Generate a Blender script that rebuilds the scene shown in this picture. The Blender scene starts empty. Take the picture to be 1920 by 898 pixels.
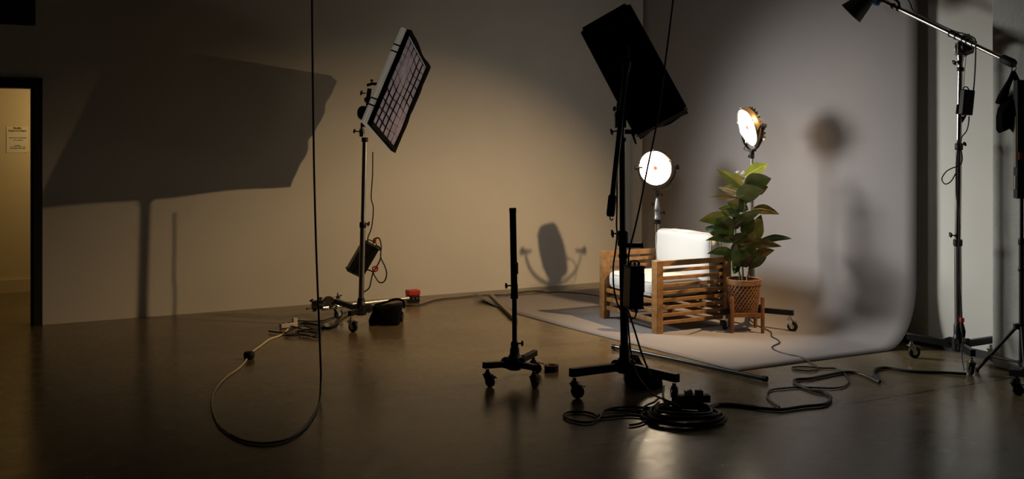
import bpy, bmesh, math, random
from mathutils import Vector, Matrix, noise

random.seed(7)
C = bpy.context.scene
COL = C.collection
PI = math.pi

# ---------------------------------------------------------------- camera, world, exposure, lights' strengths
FPX = 1900.0            # focal length in pixels of the 1920 px wide frame
PPY = 258.0             # row of the horizon (level camera, shifted frame)
HC = 1.64               # eye height
TH = math.atan2(1900.0, 3700.0)
CT, ST = math.cos(TH), math.sin(TH)
cam_d = bpy.data.cameras.new('camera')
cam = bpy.data.objects.new('camera', cam_d); COL.objects.link(cam)
cam.location = (0, 0, HC); cam.rotation_euler = (PI/2, 0, -TH)
cam_d.sensor_width = 36; cam_d.lens = FPX/1920*36
cam_d.shift_y = (PPY-449)/1920; cam_d.clip_start = .05
C.camera = cam
C.view_settings.view_transform = 'Standard'
C.view_settings.look = 'None'
C.view_settings.gamma = 1
C.view_settings.exposure = 0.0
C.view_settings.use_curve_mapping = False
W = bpy.data.worlds.new('world'); C.world = W; W.use_nodes = True
W.node_tree.nodes['Background'].inputs[0].default_value = (.8, .75, .45, 1)
W.node_tree.nodes['Background'].inputs[1].default_value = .004

LED_B = 6.5; LED_B_COL = (1, .86, .66)      # round lamp behind the plant
LED_A = 10.5; LED_A_COL = (1, .78, .52)      # round lamp behind the armchair
FRONT_W = 5.0
PANEL_W = 29.0; PANEL_COL = (.96, .96, .93)    # tilted panel by the wall
SPOT_W = 115.0; SPOT_COL = (1, .66, .34)      # snooted head on the boom
HALL_W = 15.0; HALL_COL = (1, .72, .36)      # wall lamp in the room beyond the doorway

# ---------------------------------------------------------------- where a pixel of the photo lies in the room
def P(px, py, d):
    """point at distance d in front of the camera (room axes: +X along the long wall, +Y towards it)"""
    x = (px-960)/FPX*d
    return Vector((x*CT+d*ST, -x*ST+d*CT, HC-(py-PPY)/FPX*d))
def G(px, py, z=0.0):
    return P(px, py, (HC-z)*FPX/(py-PPY))
def Cv(x, y, z):
    """direction given as right / away / up from the camera"""
    return Vector((x*CT+y*ST, -x*ST+y*CT, z))

# ---------------------------------------------------------------- materials
MATS = {}
def mat(name, col, rough=.6, metal=0, emit=None, estr=0, noise_amt=0, nscale=8, bump=0, bscale=60, sub=None, trans=None, col2=None, spec=None, coat=0):
    if name in MATS: return MATS[name]
    m = bpy.data.materials.new(name); m.use_nodes = True
    nt = m.node_tree; b = nt.nodes['Principled BSDF']
    b.inputs['Base Color'].default_value = (*col, 1)
    b.inputs['Roughness'].default_value = rough
    b.inputs['Metallic'].default_value = metal
    if spec is not None: b.inputs['Specular IOR Level'].default_value = spec
    if coat: b.inputs['Coat Weight'].default_value = coat
    if emit: b.inputs['Emission Color'].default_value = (*emit, 1); b.inputs['Emission Strength'].default_value = estr
    if trans: b.inputs['Transmission Weight'].default_value = trans
    tc = nt.nodes.new('ShaderNodeTexCoord')
    if noise_amt or col2:
        n = nt.nodes.new('ShaderNodeTexNoise'); n.inputs['Scale'].default_value = nscale; n.inputs['Detail'].default_value = 6
        nt.links.new(tc.outputs['Object'], n.inputs['Vector'])
        r = nt.nodes.new('ShaderNodeValToRGB')
        c2 = col2 or tuple(c*(1-noise_amt) for c in col)
        r.color_ramp.elements[0].position = .35; r.color_ramp.elements[1].position = .65
        r.color_ramp.elements[0].color = (*c2, 1); r.color_ramp.elements[1].color = (*col, 1)
        nt.links.new(n.outputs['Fac'], r.inputs['Fac']); nt.links.new(r.outputs['Color'], b.inputs['Base Color'])
    if bump:
        n = nt.nodes.new('ShaderNodeTexNoise'); n.inputs['Scale'].default_value = bscale; n.inputs['Detail'].default_value = 4
        nt.links.new(tc.outputs['Object'], n.inputs['Vector'])
        bp = nt.nodes.new('ShaderNodeBump'); bp.inputs['Strength'].default_value = bump; bp.inputs['Distance'].default_value = .01
        nt.links.new(n.outputs['Fac'], bp.inputs['Height']); nt.links.new(bp.outputs['Normal'], b.inputs['Normal'])
    MATS[name] = m
    return m

M_WALL = mat('wall_paint', (.66, .64, .58), .75, noise_amt=.04, nscale=2, bump=.06, bscale=90)
M_PLAST = mat('pillar_concrete', (.55, .55, .50), .85, noise_amt=.18, nscale=3, bump=.35, bscale=40)
M_BLACKP = mat('black_paint', (.012, .013, .013), .55)
M_BLACK = mat('black_metal', (.008, .008, .008), .42, spec=.35)
M_RUB = mat('black_rubber', (.010, .010, .009), .6, spec=.3)
M_CLOTH = mat('black_cloth', (.005, .0055, .005), .9, spec=.08, bump=.3, bscale=120)
M_CHROME = mat('chrome_steel', (.62, .60, .56), .22, 1)
M_STEEL = mat('grey_steel', (.33, .32, .30), .35, 1)
M_ALU = mat('brushed_aluminium', (.75, .73, .68), .33, 1)
M_GOLD = mat('brass_tinted_housing', (.20, .13, .06), .4, .7)
M_WOOD = mat('teak_wood', (.50, .25, .085), .48)
M_WOOD2 = mat('stand_wood', (.23, .085, .025), .5, col2=(.15, .055, .016), nscale=20)
M_CUSH = mat('white_canvas', (.58, .575, .55), .9, bump=.25, bscale=160)
M_PAPER = mat('grey_paper', (.265, .242, .235), .85, noise_amt=.04, nscale=1.5, bump=.05, bscale=12)
M_RATTAN = mat('rattan', (.28, .125, .045), .6, noise_amt=.4, nscale=30)
M_POT = mat('dark_pot', (.03, .02, .015), .7)
M_SOIL = mat('soil', (.04, .03, .02), .9, noise_amt=.5, nscale=40)
M_STEM = mat('plant_stem', (.16, .15, .07), .7, noise_amt=.4, nscale=40)
M_CABLE = mat('black_cable', (.012, .012, .011), .5)
M_CABLEG = mat('shaded_cable', (.035, .045, .03), .5)  # shade on the hanging length is put into this darker colour
M_CABLEP = mat('lit_cable', (.80, .66, .42), .5)  # same cable: light on the floor loop is put into this paler colour
M_RED = mat('red_plastic', (.55, .02, .015), .4)
M_ORANGE = mat('orange_plastic', (.75, .16, .03), .4)
M_BLUE = mat('blue_plastic', (.02, .16, .42), .4)
M_WHITEP = mat('white_plastic', (.72, .66, .54), .45)
M_SIGN = mat('sign_paper', (.74, .66, .46), .8)
M_INK = mat('ink', (.05, .03, .01), .8)
M_CARD = mat('cardboard', (.30, .25, .18), .8, noise_amt=.2)
M_TAPEC = mat('tape_core', (.35, .28, .18), .7)
M_HALLW = mat('hall_paint', (.66, .55, .33), .8)
M_HALLF = mat('hall_floor', (.10, .07, .04), .5, noise_amt=.3, nscale=3)
M_LOGO = mat('lamp_badge', (.8, .12, .05), .5, emit=(1, .16, .08), estr=.75)
M_RING = mat('lamp_badge_ring', (.6, .5, .48), .5, emit=(.8, .55, .5), estr=.62)

def wood_grain(m, c1, c2):
    nt = m.node_tree; b = nt.nodes['Principled BSDF']
    tc = nt.nodes.new('ShaderNodeTexCoord'); mp = nt.nodes.new('ShaderNodeMapping')
    mp.inputs['Scale'].default_value = (7, 7, 10)
    n = nt.nodes.new('ShaderNodeTexNoise'); n.inputs['Scale'].default_value = 2; n.inputs['Detail'].default_value = 6
    r = nt.nodes.new('ShaderNodeValToRGB')
    r.color_ramp.elements[0].color = (*c1, 1); r.color_ramp.elements[1].color = (*c2, 1)
    r.color_ramp.elements[0].position = .3; r.color_ramp.elements[1].position = .7
    nt.links.new(tc.outputs['Object'], mp.inputs[0]); nt.links.new(mp.outputs[0], n.inputs['Vector'])
    nt.links.new(n.outputs['Fac'], r.inputs['Fac']); nt.links.new(r.outputs['Color'], b.inputs['Base Color'])
wood_grain(M_WOOD, (.17, .078, .022), (.32, .165, .052))

def floor_mat():
    m = bpy.data.materials.new('polished_concrete'); m.use_nodes = True
    nt = m.node_tree; N = nt.nodes; L = nt.links; b = N['Principled BSDF']
    tc = N.new('ShaderNodeTexCoord')
    n1 = N.new('ShaderNodeTexNoise'); n1.inputs['Scale'].default_value = .9; n1.inputs['Detail'].default_value = 10; n1.inputs['Roughness'].default_value = .62; n1.inputs['Distortion'].default_value = .6
    n2 = N.new('ShaderNodeTexNoise'); n2.inputs['Scale'].default_value = 6; n2.inputs['Detail'].default_value = 10; n2.inputs['Roughness'].default_value = .7
    for n in (n1, n2): L.new(tc.outputs['Object'], n.inputs['Vector'])
    r1 = N.new('ShaderNodeValToRGB'); r1.color_ramp.elements[0].position = .3; r1.color_ramp.elements[1].position = .72
    r1.color_ramp.elements[0].color = (.118, .088, .044, 1); r1.color_ramp.elements[1].color = (.245, .186, .102, 1)
    L.new(n1.outputs['Fac'], r1.inputs['Fac'])
    r2 = N.new('ShaderNodeValToRGB'); r2.color_ramp.elements[0].position = .32; r2.color_ramp.elements[1].position = .6
    r2.color_ramp.elements[0].color = (.62, .6, .56, 1); r2.color_ramp.elements[1].color = (1, 1, 1, 1)
    L.new(n2.outputs['Fac'], r2.inputs['Fac'])
    mx = N.new('ShaderNodeMixRGB'); mx.blend_type = 'MULTIPLY'; mx.inputs[0].default_value = .7
    L.new(r1.outputs[0], mx.inputs[1]); L.new(r2.outputs[0], mx.inputs[2])
    # saw-cut joint along X and a hairline crack
    sx = N.new('ShaderNodeSeparateXYZ'); L.new(tc.outputs['Object'], sx.inputs[0])
    nw = N.new('ShaderNodeTexNoise'); nw.inputs['Scale'].default_value = 1.3; nw.inputs['Detail'].default_value = 8
    L.new(tc.outputs['Object'], nw.inputs['Vector'])
    last = mx.outputs[0]
    for y0, w, wob, dark in ((4.60, .010, .03, .12), (6.95, .005, .9, .5), (1.7, .006, .02, .3)):
        a = N.new('ShaderNodeMath'); a.operation = 'MULTIPLY_ADD'; a.inputs[1].default_value = wob; a.inputs[2].default_value = -wob*.5-y0
        L.new(nw.outputs['Fac'], a.inputs[0])
        s = N.new('ShaderNodeMath'); s.operation = 'ADD'; L.new(sx.outputs['Y'], s.inputs[0]); L.new(a.outputs[0], s.inputs[1])
        ab = N.new('ShaderNodeMath'); ab.operation = 'ABSOLUTE'; L.new(s.outputs[0], ab.inputs[0])
        lt = N.new('ShaderNodeMath'); lt.operation = 'LESS_THAN'; lt.inputs[1].default_value = w; L.new(ab.outputs[0], lt.inputs[0])
        k = N.new('ShaderNodeMixRGB'); k.blend_type = 'MULTIPLY'; k.inputs[2].default_value = (dark, dark, dark, 1)
        L.new(lt.outputs[0], k.inputs[0]); L.new(last, k.inputs[1]); last = k.outputs[0]
    L.new(last, b.inputs['Base Color'])
    rr = N.new('ShaderNodeMapRange'); rr.inputs[1].default_value = .3; rr.inputs[2].default_value = .7; rr.inputs[3].default_value = .19; rr.inputs[4].default_value = .28; b.inputs['Specular IOR Level'].default_value = .42
    L.new(n2.outputs['Fac'], rr.inputs[0]); L.new(rr.outputs[0], b.inputs['Roughness'])
    bp = N.new('ShaderNodeBump'); bp.inputs['Strength'].default_value = .035; bp.inputs['Distance'].default_value = .008
    L.new(n2.outputs['Fac'], bp.inputs['Height']); L.new(bp.outputs[0], b.inputs['Normal'])
    return m
M_FLOOR = floor_mat()

def leaf_mat(name, top, under, vein):
    m = bpy.data.materials.new(name); m.use_nodes = True
    nt = m.node_tree; N = nt.nodes; L = nt.links; b = N['Principled BSDF']
    b.inputs['Roughness'].default_value = .33
    tc = N.new('ShaderNodeTexCoord'); n = N.new('ShaderNodeTexNoise'); n.inputs['Scale'].default_value = 9; n.inputs['Detail'].default_value = 5
    L.new(tc.outputs['Object'], n.inputs['Vector'])
    r = N.new('ShaderNodeValToRGB'); r.color_ramp.elements[0].color = (*[c*.6 for c in top], 1); r.color_ramp.elements[1].color = (*top, 1)
    r.color_ramp.elements[0].position = .3; r.color_ramp.elements[1].position = .6
    L.new(n.outputs['Fac'], r.inputs['Fac'])
    g = N.new('ShaderNodeNewGeometry'); mx = N.new('ShaderNodeMixRGB'); mx.inputs[2].default_value = (*under, 1)
    L.new(g.outputs['Backfacing'], mx.inputs[0]); L.new(r.outputs[0], mx.inputs[1])
    L.new(mx.outputs[0], b.inputs['Base Color'])
    tr = N.new('ShaderNodeBsdfTranslucent'); tr.inputs[0].default_value = (top[0]*2.2, top[1]*1.9, top[2]*.8, 1)
    ms = N.new('ShaderNodeMixShader'); ms.inputs[0].default_value = .16
    L.new(b.outputs[0], ms.inputs[1]); L.new(tr.outputs[0], ms.inputs[2])
    L.new(ms.outputs[0], N['Material Output'].inputs[0])
    return m
M_LEAF = leaf_mat('leaf_green', (.014, .034, .010), (.045, .045, .014), None)
M_LEAFB = leaf_mat('leaf_bronze', (.095, .075, .020), (.08, .055, .018), None)
M_LEAFL = leaf_mat('leaf_lit', (.12, .18, .035), (.15, .15, .05), None)  # light shining through the upper leaves is put into this paler green
M_VEIN = mat('leaf_vein', (.22, .26, .10), .5)

def emit_mat(name, col, s):
    m = bpy.data.materials.new(name); m.use_nodes = True
    b = m.node_tree.nodes['Principled BSDF']
    b.inputs['Base Color'].default_value = (.8, .8, .8, 1)
    b.inputs['Emission Color'].default_value = (*col, 1); b.inputs['Emission Strength'].default_value = s
    return m
M_LEDA = emit_mat('lamp_face_warm_a', LED_A_COL, LED_A)
M_LEDB = emit_mat('lamp_face_warm_b', LED_B_COL, LED_B)
M_QUILT = mat('lilac_grid_cloth', (.26, .225, .26), .85, emit=(.62, .52, .62), estr=.06, noise_amt=.45, nscale=9)

# ---------------------------------------------------------------- mesh builder
SPLIT = {'collar', 'strap', 'end_cap', 'lock_knob', 'tilt_knob', 'socket', 'connector', 'cable_tie', 'filter_clip', 'bag', 'receiver', 'print', 'side_knob', 'side_rail', 'end_rail', 'clamp', 'yoke'}
class MB:
    def __init__(s): s.v = []; s.f = []; s.m = []
    def add(s, vs, fs, mi=0):
        o = len(s.v); s.v += [Vector(v) for v in vs]
        for f in fs: s.f.append(tuple(i+o for i in f)); s.m.append(mi)
        return s
    def box(s, c, size, ax=None, mi=0):
        c = Vector(c); ax = ax or (Vector((1,0,0)), Vector((0,1,0)), Vector((0,0,1)))
        h = [a*(z/2) for a, z in zip(ax, size)]
        vs = [c+h[0]*i+h[1]*j+h[2]*k for i in (-1,1) for j in (-1,1) for k in (-1,1)]
        fs = [(0,1,3,2),(4,6,7,5),(0,4,5,1),(2,3,7,6),(0,2,6,4),(1,5,7,3)]
        if ax[0].cross(ax[1]).dot(ax[2]) < 0: fs = [f[::-1] for f in fs]
        return s.add(vs, fs, mi)
    def beam(s, p0, p1, w, h, up=(0,0,1), mi=0):
        p0, p1 = Vector(p0), Vector(p1); a = (p1-p0); L = a.length; a.normalize()
        side = a.cross(Vector(up)).normalized(); u = side.cross(a)
        return s.box((p0+p1)/2, (L, w, h), (a, side, u), mi)
    def tube(s, p0, p1, r0, r1=None, n=14, mi=0, cap=True):
        return s.path([p0, p1], [r0, r1 if r1 is not None else r0], n, mi, cap, False)
    def path(s, pts, r, n=8, mi=0, cap=True, smooth=True, sub=5, closed=False):
        pts = [Vector(p) for p in pts]
        rs = list(r) if isinstance(r, (list, tuple)) else [r]*len(pts)
        if smooth and len(pts) > 2:
            q = []; rq = []; m = len(pts)
            segs = m if closed else m-1
            for i in range(segs):
                if closed: a, b, c, d = pts[(i-1)%m], pts[i], pts[(i+1)%m], pts[(i+2)%m]; ra, rb = rs[i], rs[(i+1)%m]
                else: a, b, c, d = pts[max(i-1,0)], pts[i], pts[i+1], pts[min(i+2,m-1)]; ra, rb = rs[i], rs[i+1]
                for k in range(sub):
                    t = k/sub; t2=t*t; t3=t2*t
                    q.append(.5*((2*b)+(c-a)*t+(2*a-5*b+4*c-d)*t2+(3*b-a-3*c+d)*t3)); rq.append(ra+(rb-ra)*t)
            if not closed: q.append(pts[-1]); rq.append(rs[-1])
            pts, rs = q, rq
        m = len(pts); vs = []; prev = None
        for i, p in enumerate(pts):
            if closed: t = pts[(i+1)%m]-pts[(i-1)%m]
            else: t = pts[min(i+1,m-1)]-pts[max(i-1,0)]
            if t.length < 1e-9: t = Vector((0,0,1))
            t.normalize()
            if prev is None:
                ref = Vector((0,0,1)) if abs(t.z) < .9 else Vector((1,0,0))
                u = t.cross(ref).normalized()
            else:
                u = prev - t*prev.dot(t)
                u = u.normalized() if u.length > 1e-6 else t.orthogonal().normalized()
            prev = u; w = t.cross(u)
            for k in range(n):
                a = 2*PI*k/n; vs.append(p+(u*math.cos(a)+w*math.sin(a))*rs[i])
        fs = []
        for i in range(m if closed else m-1):
            j = (i+1) % m
            for k in range(n):
                k2 = (k+1)%n; fs.append((i*n+k, i*n+k2, j*n+k2, j*n+k))
        if cap and not closed:
            fs.append(tuple(range(n))[::-1]); fs.append(tuple((m-1)*n+k for k in range(n)))
        return s.add(vs, fs, mi)
    def lathe(s, prof, c, axis=(0,0,1), n=32, mi=0, cap=True):
        c = Vector(c); a = Vector(axis).normalized(); u = a.orthogonal().normalized(); w = a.cross(u)
        vs = [c+a*z+(u*math.cos(2*PI*k/n)+w*math.sin(2*PI*k/n))*r for r, z in prof for k in range(n)]
        fs = []
        for i in range(len(prof)-1):
            for k in range(n): k2=(k+1)%n; fs.append((i*n+k, i*n+k2, (i+1)*n+k2, (i+1)*n+k))
        if cap:
            fs.append(tuple(range(n))[::-1]); fs.append(tuple((len(prof)-1)*n+k for k in range(n)))
        return s.add(vs, fs, mi)
    def prism(s, pts, ext, mi=0):
        pts = [Vector(p) for p in pts]; ext = Vector(ext); n = len(pts)
        nrm = Vector((0,0,0))
        for i in range(n): nrm += pts[i].cross(pts[(i+1)%n])
        if nrm.dot(ext) > 0: pts = pts[::-1]
        fs = [tuple(range(n)), tuple(range(2*n-1, n-1, -1))]
        for i in range(n): fs.append((i, i+n, (i+1)%n+n, (i+1)%n))
        return s.add(pts+[p+ext for p in pts], fs, mi)
    def ball(s, c, r, sc=(1,1,1), ax=None, n=14, mi=0):
        ax = ax or (Vector((1,0,0)), Vector((0,1,0)), Vector((0,0,1))); c = Vector(c)
        vs = []; m = n//2+1
        for i in range(m+1):
            th = PI*i/m
            for k in range(n):
                ph = 2*PI*k/n
                vs.append(c+ax[0]*(r*sc[0]*math.sin(th)*math.cos(ph))+ax[1]*(r*sc[1]*math.sin(th)*math.sin(ph))+ax[2]*(r*sc[2]*math.cos(th)))
        fs = []
        for i in range(m):
            for k in range(n): k2=(k+1)%n; fs.append((i*n+k, (i+1)*n+k, (i+1)*n+k2, i*n+k2))
        return s.add(vs, fs, mi)
    def islands(s, gap):
        par = list(range(len(s.v)))
        def fd(a):
            while par[a] != a: par[a] = par[par[a]]; a = par[a]
            return a
        for f in s.f:
            for q in f[1:]: par[fd(q)] = fd(f[0])
        grp = {}
        for i, f in enumerate(s.f): grp.setdefault(fd(f[0]), []).append(i)
        gs = []
        for k, fl in grp.items():
            vi = {q for i in fl for q in s.f[i]}
            lo = [min(s.v[q][c] for q in vi)-gap for c in range(3)]; hi = [max(s.v[q][c] for q in vi)+gap for c in range(3)]
            gs.append([fl, lo, hi])
        i = 0
        while i < len(gs):
            j = i+1; merged = False
            while j < len(gs):
                if all(gs[i][1][c] <= gs[j][2][c] and gs[j][1][c] <= gs[i][2][c] for c in range(3)):
                    gs[i][0] += gs[j][0]; gs[i][1] = [min(a, b) for a, b in zip(gs[i][1], gs[j][1])]; gs[i][2] = [max(a, b) for a, b in zip(gs[i][2], gs[j][2])]
                    gs.pop(j); merged = True
                else: j += 1
            if not merged: i += 1
        out = []
        for fl, lo, hi in gs:
            m = MB(); mp = {}
            for i in fl:
                ff = []
                for q in s.f[i]:
                    if q not in mp: mp[q] = len(m.v); m.v.append(s.v[q])
                    ff.append(mp[q])
                m.f.append(tuple(ff)); m.m.append(s.m[i])
            out.append(m)
        return out
    def build(s, name, mats, parent=None, bevel=0, smooth=True, kind=None):
        if name in SPLIT and parent is not None:
            isl = s.islands(.004)
            if len(isl) > 1:
                return [q.build(name, mats, parent, bevel, smooth, kind) for q in isl][0]
        if not isinstance(mats, (list, tuple)): mats = [mats]
        off = Vector((0,0,0)); p = parent
        while p is not None: off += Vector(p.location); p = p.parent
        me = bpy.data.meshes.new(name)
        me.from_pydata([tuple(v-off) for v in s.v], [], s.f)
        for mm in mats: me.materials.append(mm)
        me.polygons.foreach_set('material_index', s.m)
        bm = bmesh.new(); bm.from_mesh(me); bmesh.ops.remove_doubles(bm, verts=bm.verts, dist=1e-6)
        if not getattr(s, 'keep', False): bmesh.ops.recalc_face_normals(bm, faces=bm.faces)
        bm.to_mesh(me); bm.free()
        if smooth:
            me.polygons.foreach_set('use_smooth', [True]*len(me.polygons))
            me.set_sharp_from_angle(angle=math.radians(38))
        me.update()
        o = bpy.data.objects.new(name, me); COL.objects.link(o)
        if parent is not None: o.parent = parent
        if bevel:
            b = o.modifiers.new('bevel', 'BEVEL'); b.width = bevel; b.segments = 2; b.limit_method = 'ANGLE'
        if kind: o['kind'] = kind
        return o

def thing(name, loc, label, cat, group=None):
    o = bpy.data.objects.new(name, None); COL.objects.link(o); o.location = loc; o.empty_display_size = .1
    o['label'] = label; o['category'] = cat
    if group: o['group'] = group
    return o
def tag(o, label, cat, group=None):
    o['label'] = label; o['category'] = cat
    if group: o['group'] = group
    return o
def origin_to(o, p):
    """move a top-level mesh's origin to p"""
    p = Vector(p); o.data.transform(Matrix.Translation(Vector(o.location)-p)); o.location = p
    return o

# ================================================================= THE ROOM
YW, XW, XP, YP = 9.77, 6.55, 6.38, 4.89       # long wall, back wall, pillar face, pillar end
ZC = 4.2
f = MB().box((.3, 4.2, -.05), (14, 16.4, .1)); f.build('floor', M_FLOOR, kind='structure', smooth=False)
c = MB().box((.3, 4.2, ZC+.05), (14, 16.4, .1)); c.build('ceiling', mat('ceiling_paint', (.10, .10, .09), .9), kind='structure', smooth=False)
DX0, DX1, DZ = -.66, .325, 2.09                # doorway in the long wall
w = MB()
w.box(((DX1+XW+.2)/2, YW+.08, ZC/2), (XW+.2-DX1, .16, ZC))
w.box(((DX0+DX1)/2, YW+.08, (DZ+ZC)/2), (DX1-DX0, .16, ZC-DZ))
w.box(((DX0-6.2)/2, YW+.08, ZC/2), (DX0+6.2, .16, ZC))
w.build('wall_left', M_WALL, kind='structure', smooth=False)
MB().box((XW+.1, (YW+YP)/2+.08, ZC/2), (.2, YW-YP+.5, ZC)).build('wall_back', M_WALL, kind='structure', smooth=False)
# concrete pillar face that steps forward from the back wall
pil = MB(); pil.box((XP+.2, YP-1.5, ZC/2), (.4, 3.0, ZC))
o = pil.build('wall_pillar', M_PLAST, kind='structure', smooth=False); 
bb = o.modifiers.new('bevel', 'BEVEL'); bb.width = .008; bb.segments = 2
# door frame
d = MB()
d.box((DX1+.035, YW-.005, DZ/2+.03), (.07, .05, DZ+.06)); d.box((DX0-.035, YW-.005, DZ/2+.03), (.07, .05, DZ+.06))
d.box(((DX0+DX1)/2, YW-.005, DZ+.035), (DX1-DX0+.14, .05, .07))
d.box((DX1-.010, YW+.09, DZ/2), (.02, .17, DZ)); d.box((DX0+.010, YW+.09, DZ/2), (.02, .17, DZ)); d.box(((DX0+DX1)/2, YW+.09, DZ-.010), (DX1-DX0, .17, .02))
d.build('door_1', M_BLACKP, kind='structure', smooth=False)
# room beyond the doorway
YH = 11.95
h = MB(); h.box((0, YH+.05, ZC/2), (5.6, .1, ZC)); h.build('wall_hall', M_HALLW, kind='structure', smooth=False)
h = MB(); h.box((1.85, (YW+YH)/2+.08, ZC/2), (.1, YH-YW-.16, ZC)); h.build('wall_hall_side', M_HALLW, kind='structure', smooth=False)
MB().box((0, YH-.012, .07), (5.0, .024, .14)).build('baseboard_hall', mat('hall_baseboard', (.62, .52, .33), .5), kind='structure', smooth=False)
# black baseboard behind the backdrop
MB().box((XW-.008, 7.2, .03), (.016, 4.6, .06)).build('baseboard_back', M_BLACKP, kind='structure', smooth=False)
# dark panel above the doorway
a0 = P(67, 47, 8.78)
o = MB().box((a0.x-.45, YW-.03, a0.z+.35), (.9, .06, .70)).build('wall_screen', M_BLACKP, bevel=.006)
tag(o, 'black rectangular panel fixed high on the wall above the lit doorway', 'panel')
# wall lamp in the hall
t = thing('wall_lamp', (.85, YH, 1.7), 'small warm wall lamp in the room beyond the doorway', 'lamp')
MB().lathe([(.05, 0), (.05, .02), (.015, .03), (.015, .08)], (.85, YH, 1.7), (0,-1,0), 20).build('bracket', M_BLACK, t)
MB().lathe([(.045, -.08), (.06, .08)], (.85, YH-.10, 1.74), (0,0,1), 24).build('lamp_shade', mat('lamp_glow', (.8,.6,.3), .6, emit=HALL_COL, estr=3), t)
ld = bpy.data.lights.new('hall_bulb', 'POINT'); ld.energy = HALL_W; ld.color = HALL_COL; ld.shadow_soft_size = .08
lo = bpy.data.objects.new('hall_bulb', ld); COL.objects.link(lo); lo.location = (.95, YH-.75, 1.9)

# sign on the hall wall
def H(px, py):
    k = (px-960)/FPX; dd = (YH-.004)/(CT-k*ST); return P(px, py, dd)
s0, s1 = H(12, 237), H(53, 286)
t = thing('wall_notice', ((s0.x+s1.x)/2, YH, s1.z), 'sheet of paper with a printed notice on the wall beyond the doorway', 'notice')
MB().box(((s0.x+s1.x)/2, YH-.003, (s0.z+s1.z)/2), (s1.x-s0.x, .004, s0.z-s1.z)).build('sheet', M_SIGN, t, smooth=False)
def text(body, x, z, size, parent, m=M_INK):
    cu = bpy.data.curves.new('print', 'FONT'); cu.body = body; cu.size = size; cu.align_x = 'CENTER'; cu.align_y = 'CENTER'; cu.offset = size*.03
    tmp = bpy.data.objects.new('print', cu); COL.objects.link(tmp)
    dg = bpy.context.evaluated_depsgraph_get(); me = bpy.data.meshes.new_from_object(tmp.evaluated_get(dg))
    bpy.data.objects.remove(tmp)
    me.materials.clear(); me.materials.append(m)
    me.transform(Matrix.Translation((x, YH-.0065, z)) @ Matrix.Rotation(PI/2, 4, 'X'))
    me.transform(Matrix.Translation(-Vector(parent.location)))
    o = bpy.data.objects.new('print', me); COL.objects.link(o); o.parent = parent
cx = (s0.x+s1.x)/2
text('Studio', cx, H(34, 240.2).z, .030, t)
text('Chiaro-S-Chiaro', cx, H(34, 245.2).z, .026, t)
ink = MB()
for py, segs in ((258.5, [(17,24),(25,33),(34,50)]), (262.7, [(25,30),(31,43)]), (272.6, [(28,38)]), (275.4, [(20,23),(25,32),(33,41),(43,47)]), (278.3, [(19,24),(25,33),(34,40),(41,48)])):
    for x0, x1 in segs:
        A, B = H(x0, py), H(x1, py); ink.box(((A.x+B.x)/2, YH-.006, A.z), (B.x-A.x, .001, .006))
ink.build('print', M_INK, t, smooth=False)

# ================================================================= BACKDROP
YR, YL = 5.60, 9.36
def backdrop():
    root = thing('paper_backdrop', (5.5, 7.4, 0), 'wide grey paper backdrop sweeping from the back wall onto the floor', 'backdrop')
    prof = []
    R = .52; XH = 6.43
    # floor run -> curve -> hang
    nf = 14
    for i in range(nf+1): prof.append((i/nf, 0))
    RX = .32
    cols = 28; vs = []; rows = 0
    def front_x(y):
        pts = [(5.6, 4.66), (7.57, 4.41), (8.4, 4.33), (9.36, 4.36)]
        for (a, xa), (b, xb) in zip(pts, pts[1:]):
            if y <= b: return xa+(xb-xa)*(y-a)/(b-a)
        return pts[-1][1]
    grid = []
    for j in range(cols+1):
        y = YR+(YL-YR)*j/cols; fx = front_x(y); line = []
        for i in range(nf+1):
            x = fx+(XH-RX-fx)*i/nf
            z = .004+.002*noise.noise(Vector((x*3, y*3, 0)))
            k = max(0, 1-i/2.2)*max(0, (y-8.55)/.8); z += .05*k*k   # lifted corner
            z = max(z, .003)
            line.append(Vector((x, y, z)))
        for i in range(1, 13):
            a = PI/2*i/12; line.append(Vector((XH-RX+RX*math.sin(a), y, .004+R*(1-math.cos(a)))))
        zt = 3.75
        for i in range(1, 19):
            z = .004+R+(zt-R)*i/18
            line.append(Vector((XH+.012*math.sin(y*1.7)*(1-i/18)+.02*(i/18), y, z)))
        grid.append(line)
    n = len(grid[0]); vs = [p for l in grid for p in l]; fs = []
    for j in range(cols):
        for i in range(n-1): fs.append((j*n+i, (j+1)*n+i, (j+1)*n+i+1, j*n+i+1))
    m = MB(); m.add(vs, fs); o = m.build('paper_sheet', M_PAPER, root)
    sm = o.modifiers.new('solid', 'SOLIDIFY'); sm.thickness = .0016; sm.offset = 0
    MB().tube((XH+.05, YR-.06, 3.80), (XH+.05, YL+.06, 3.80), .055, n=24).build('paper_roll', M_PAPER, root)
    MB().tube((XH+.05, YR-.16, 3.80), (XH+.05, YL+.2, 3.80), .025, n=16).build('crossbar', M_ALU, root)
    for y in (YR-.14, YL+.16):
        MB().box((XW-.060, y, 3.80), (.09, .04, .14)).build('wall_bracket', M_BLACK, root)
backdrop()

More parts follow.
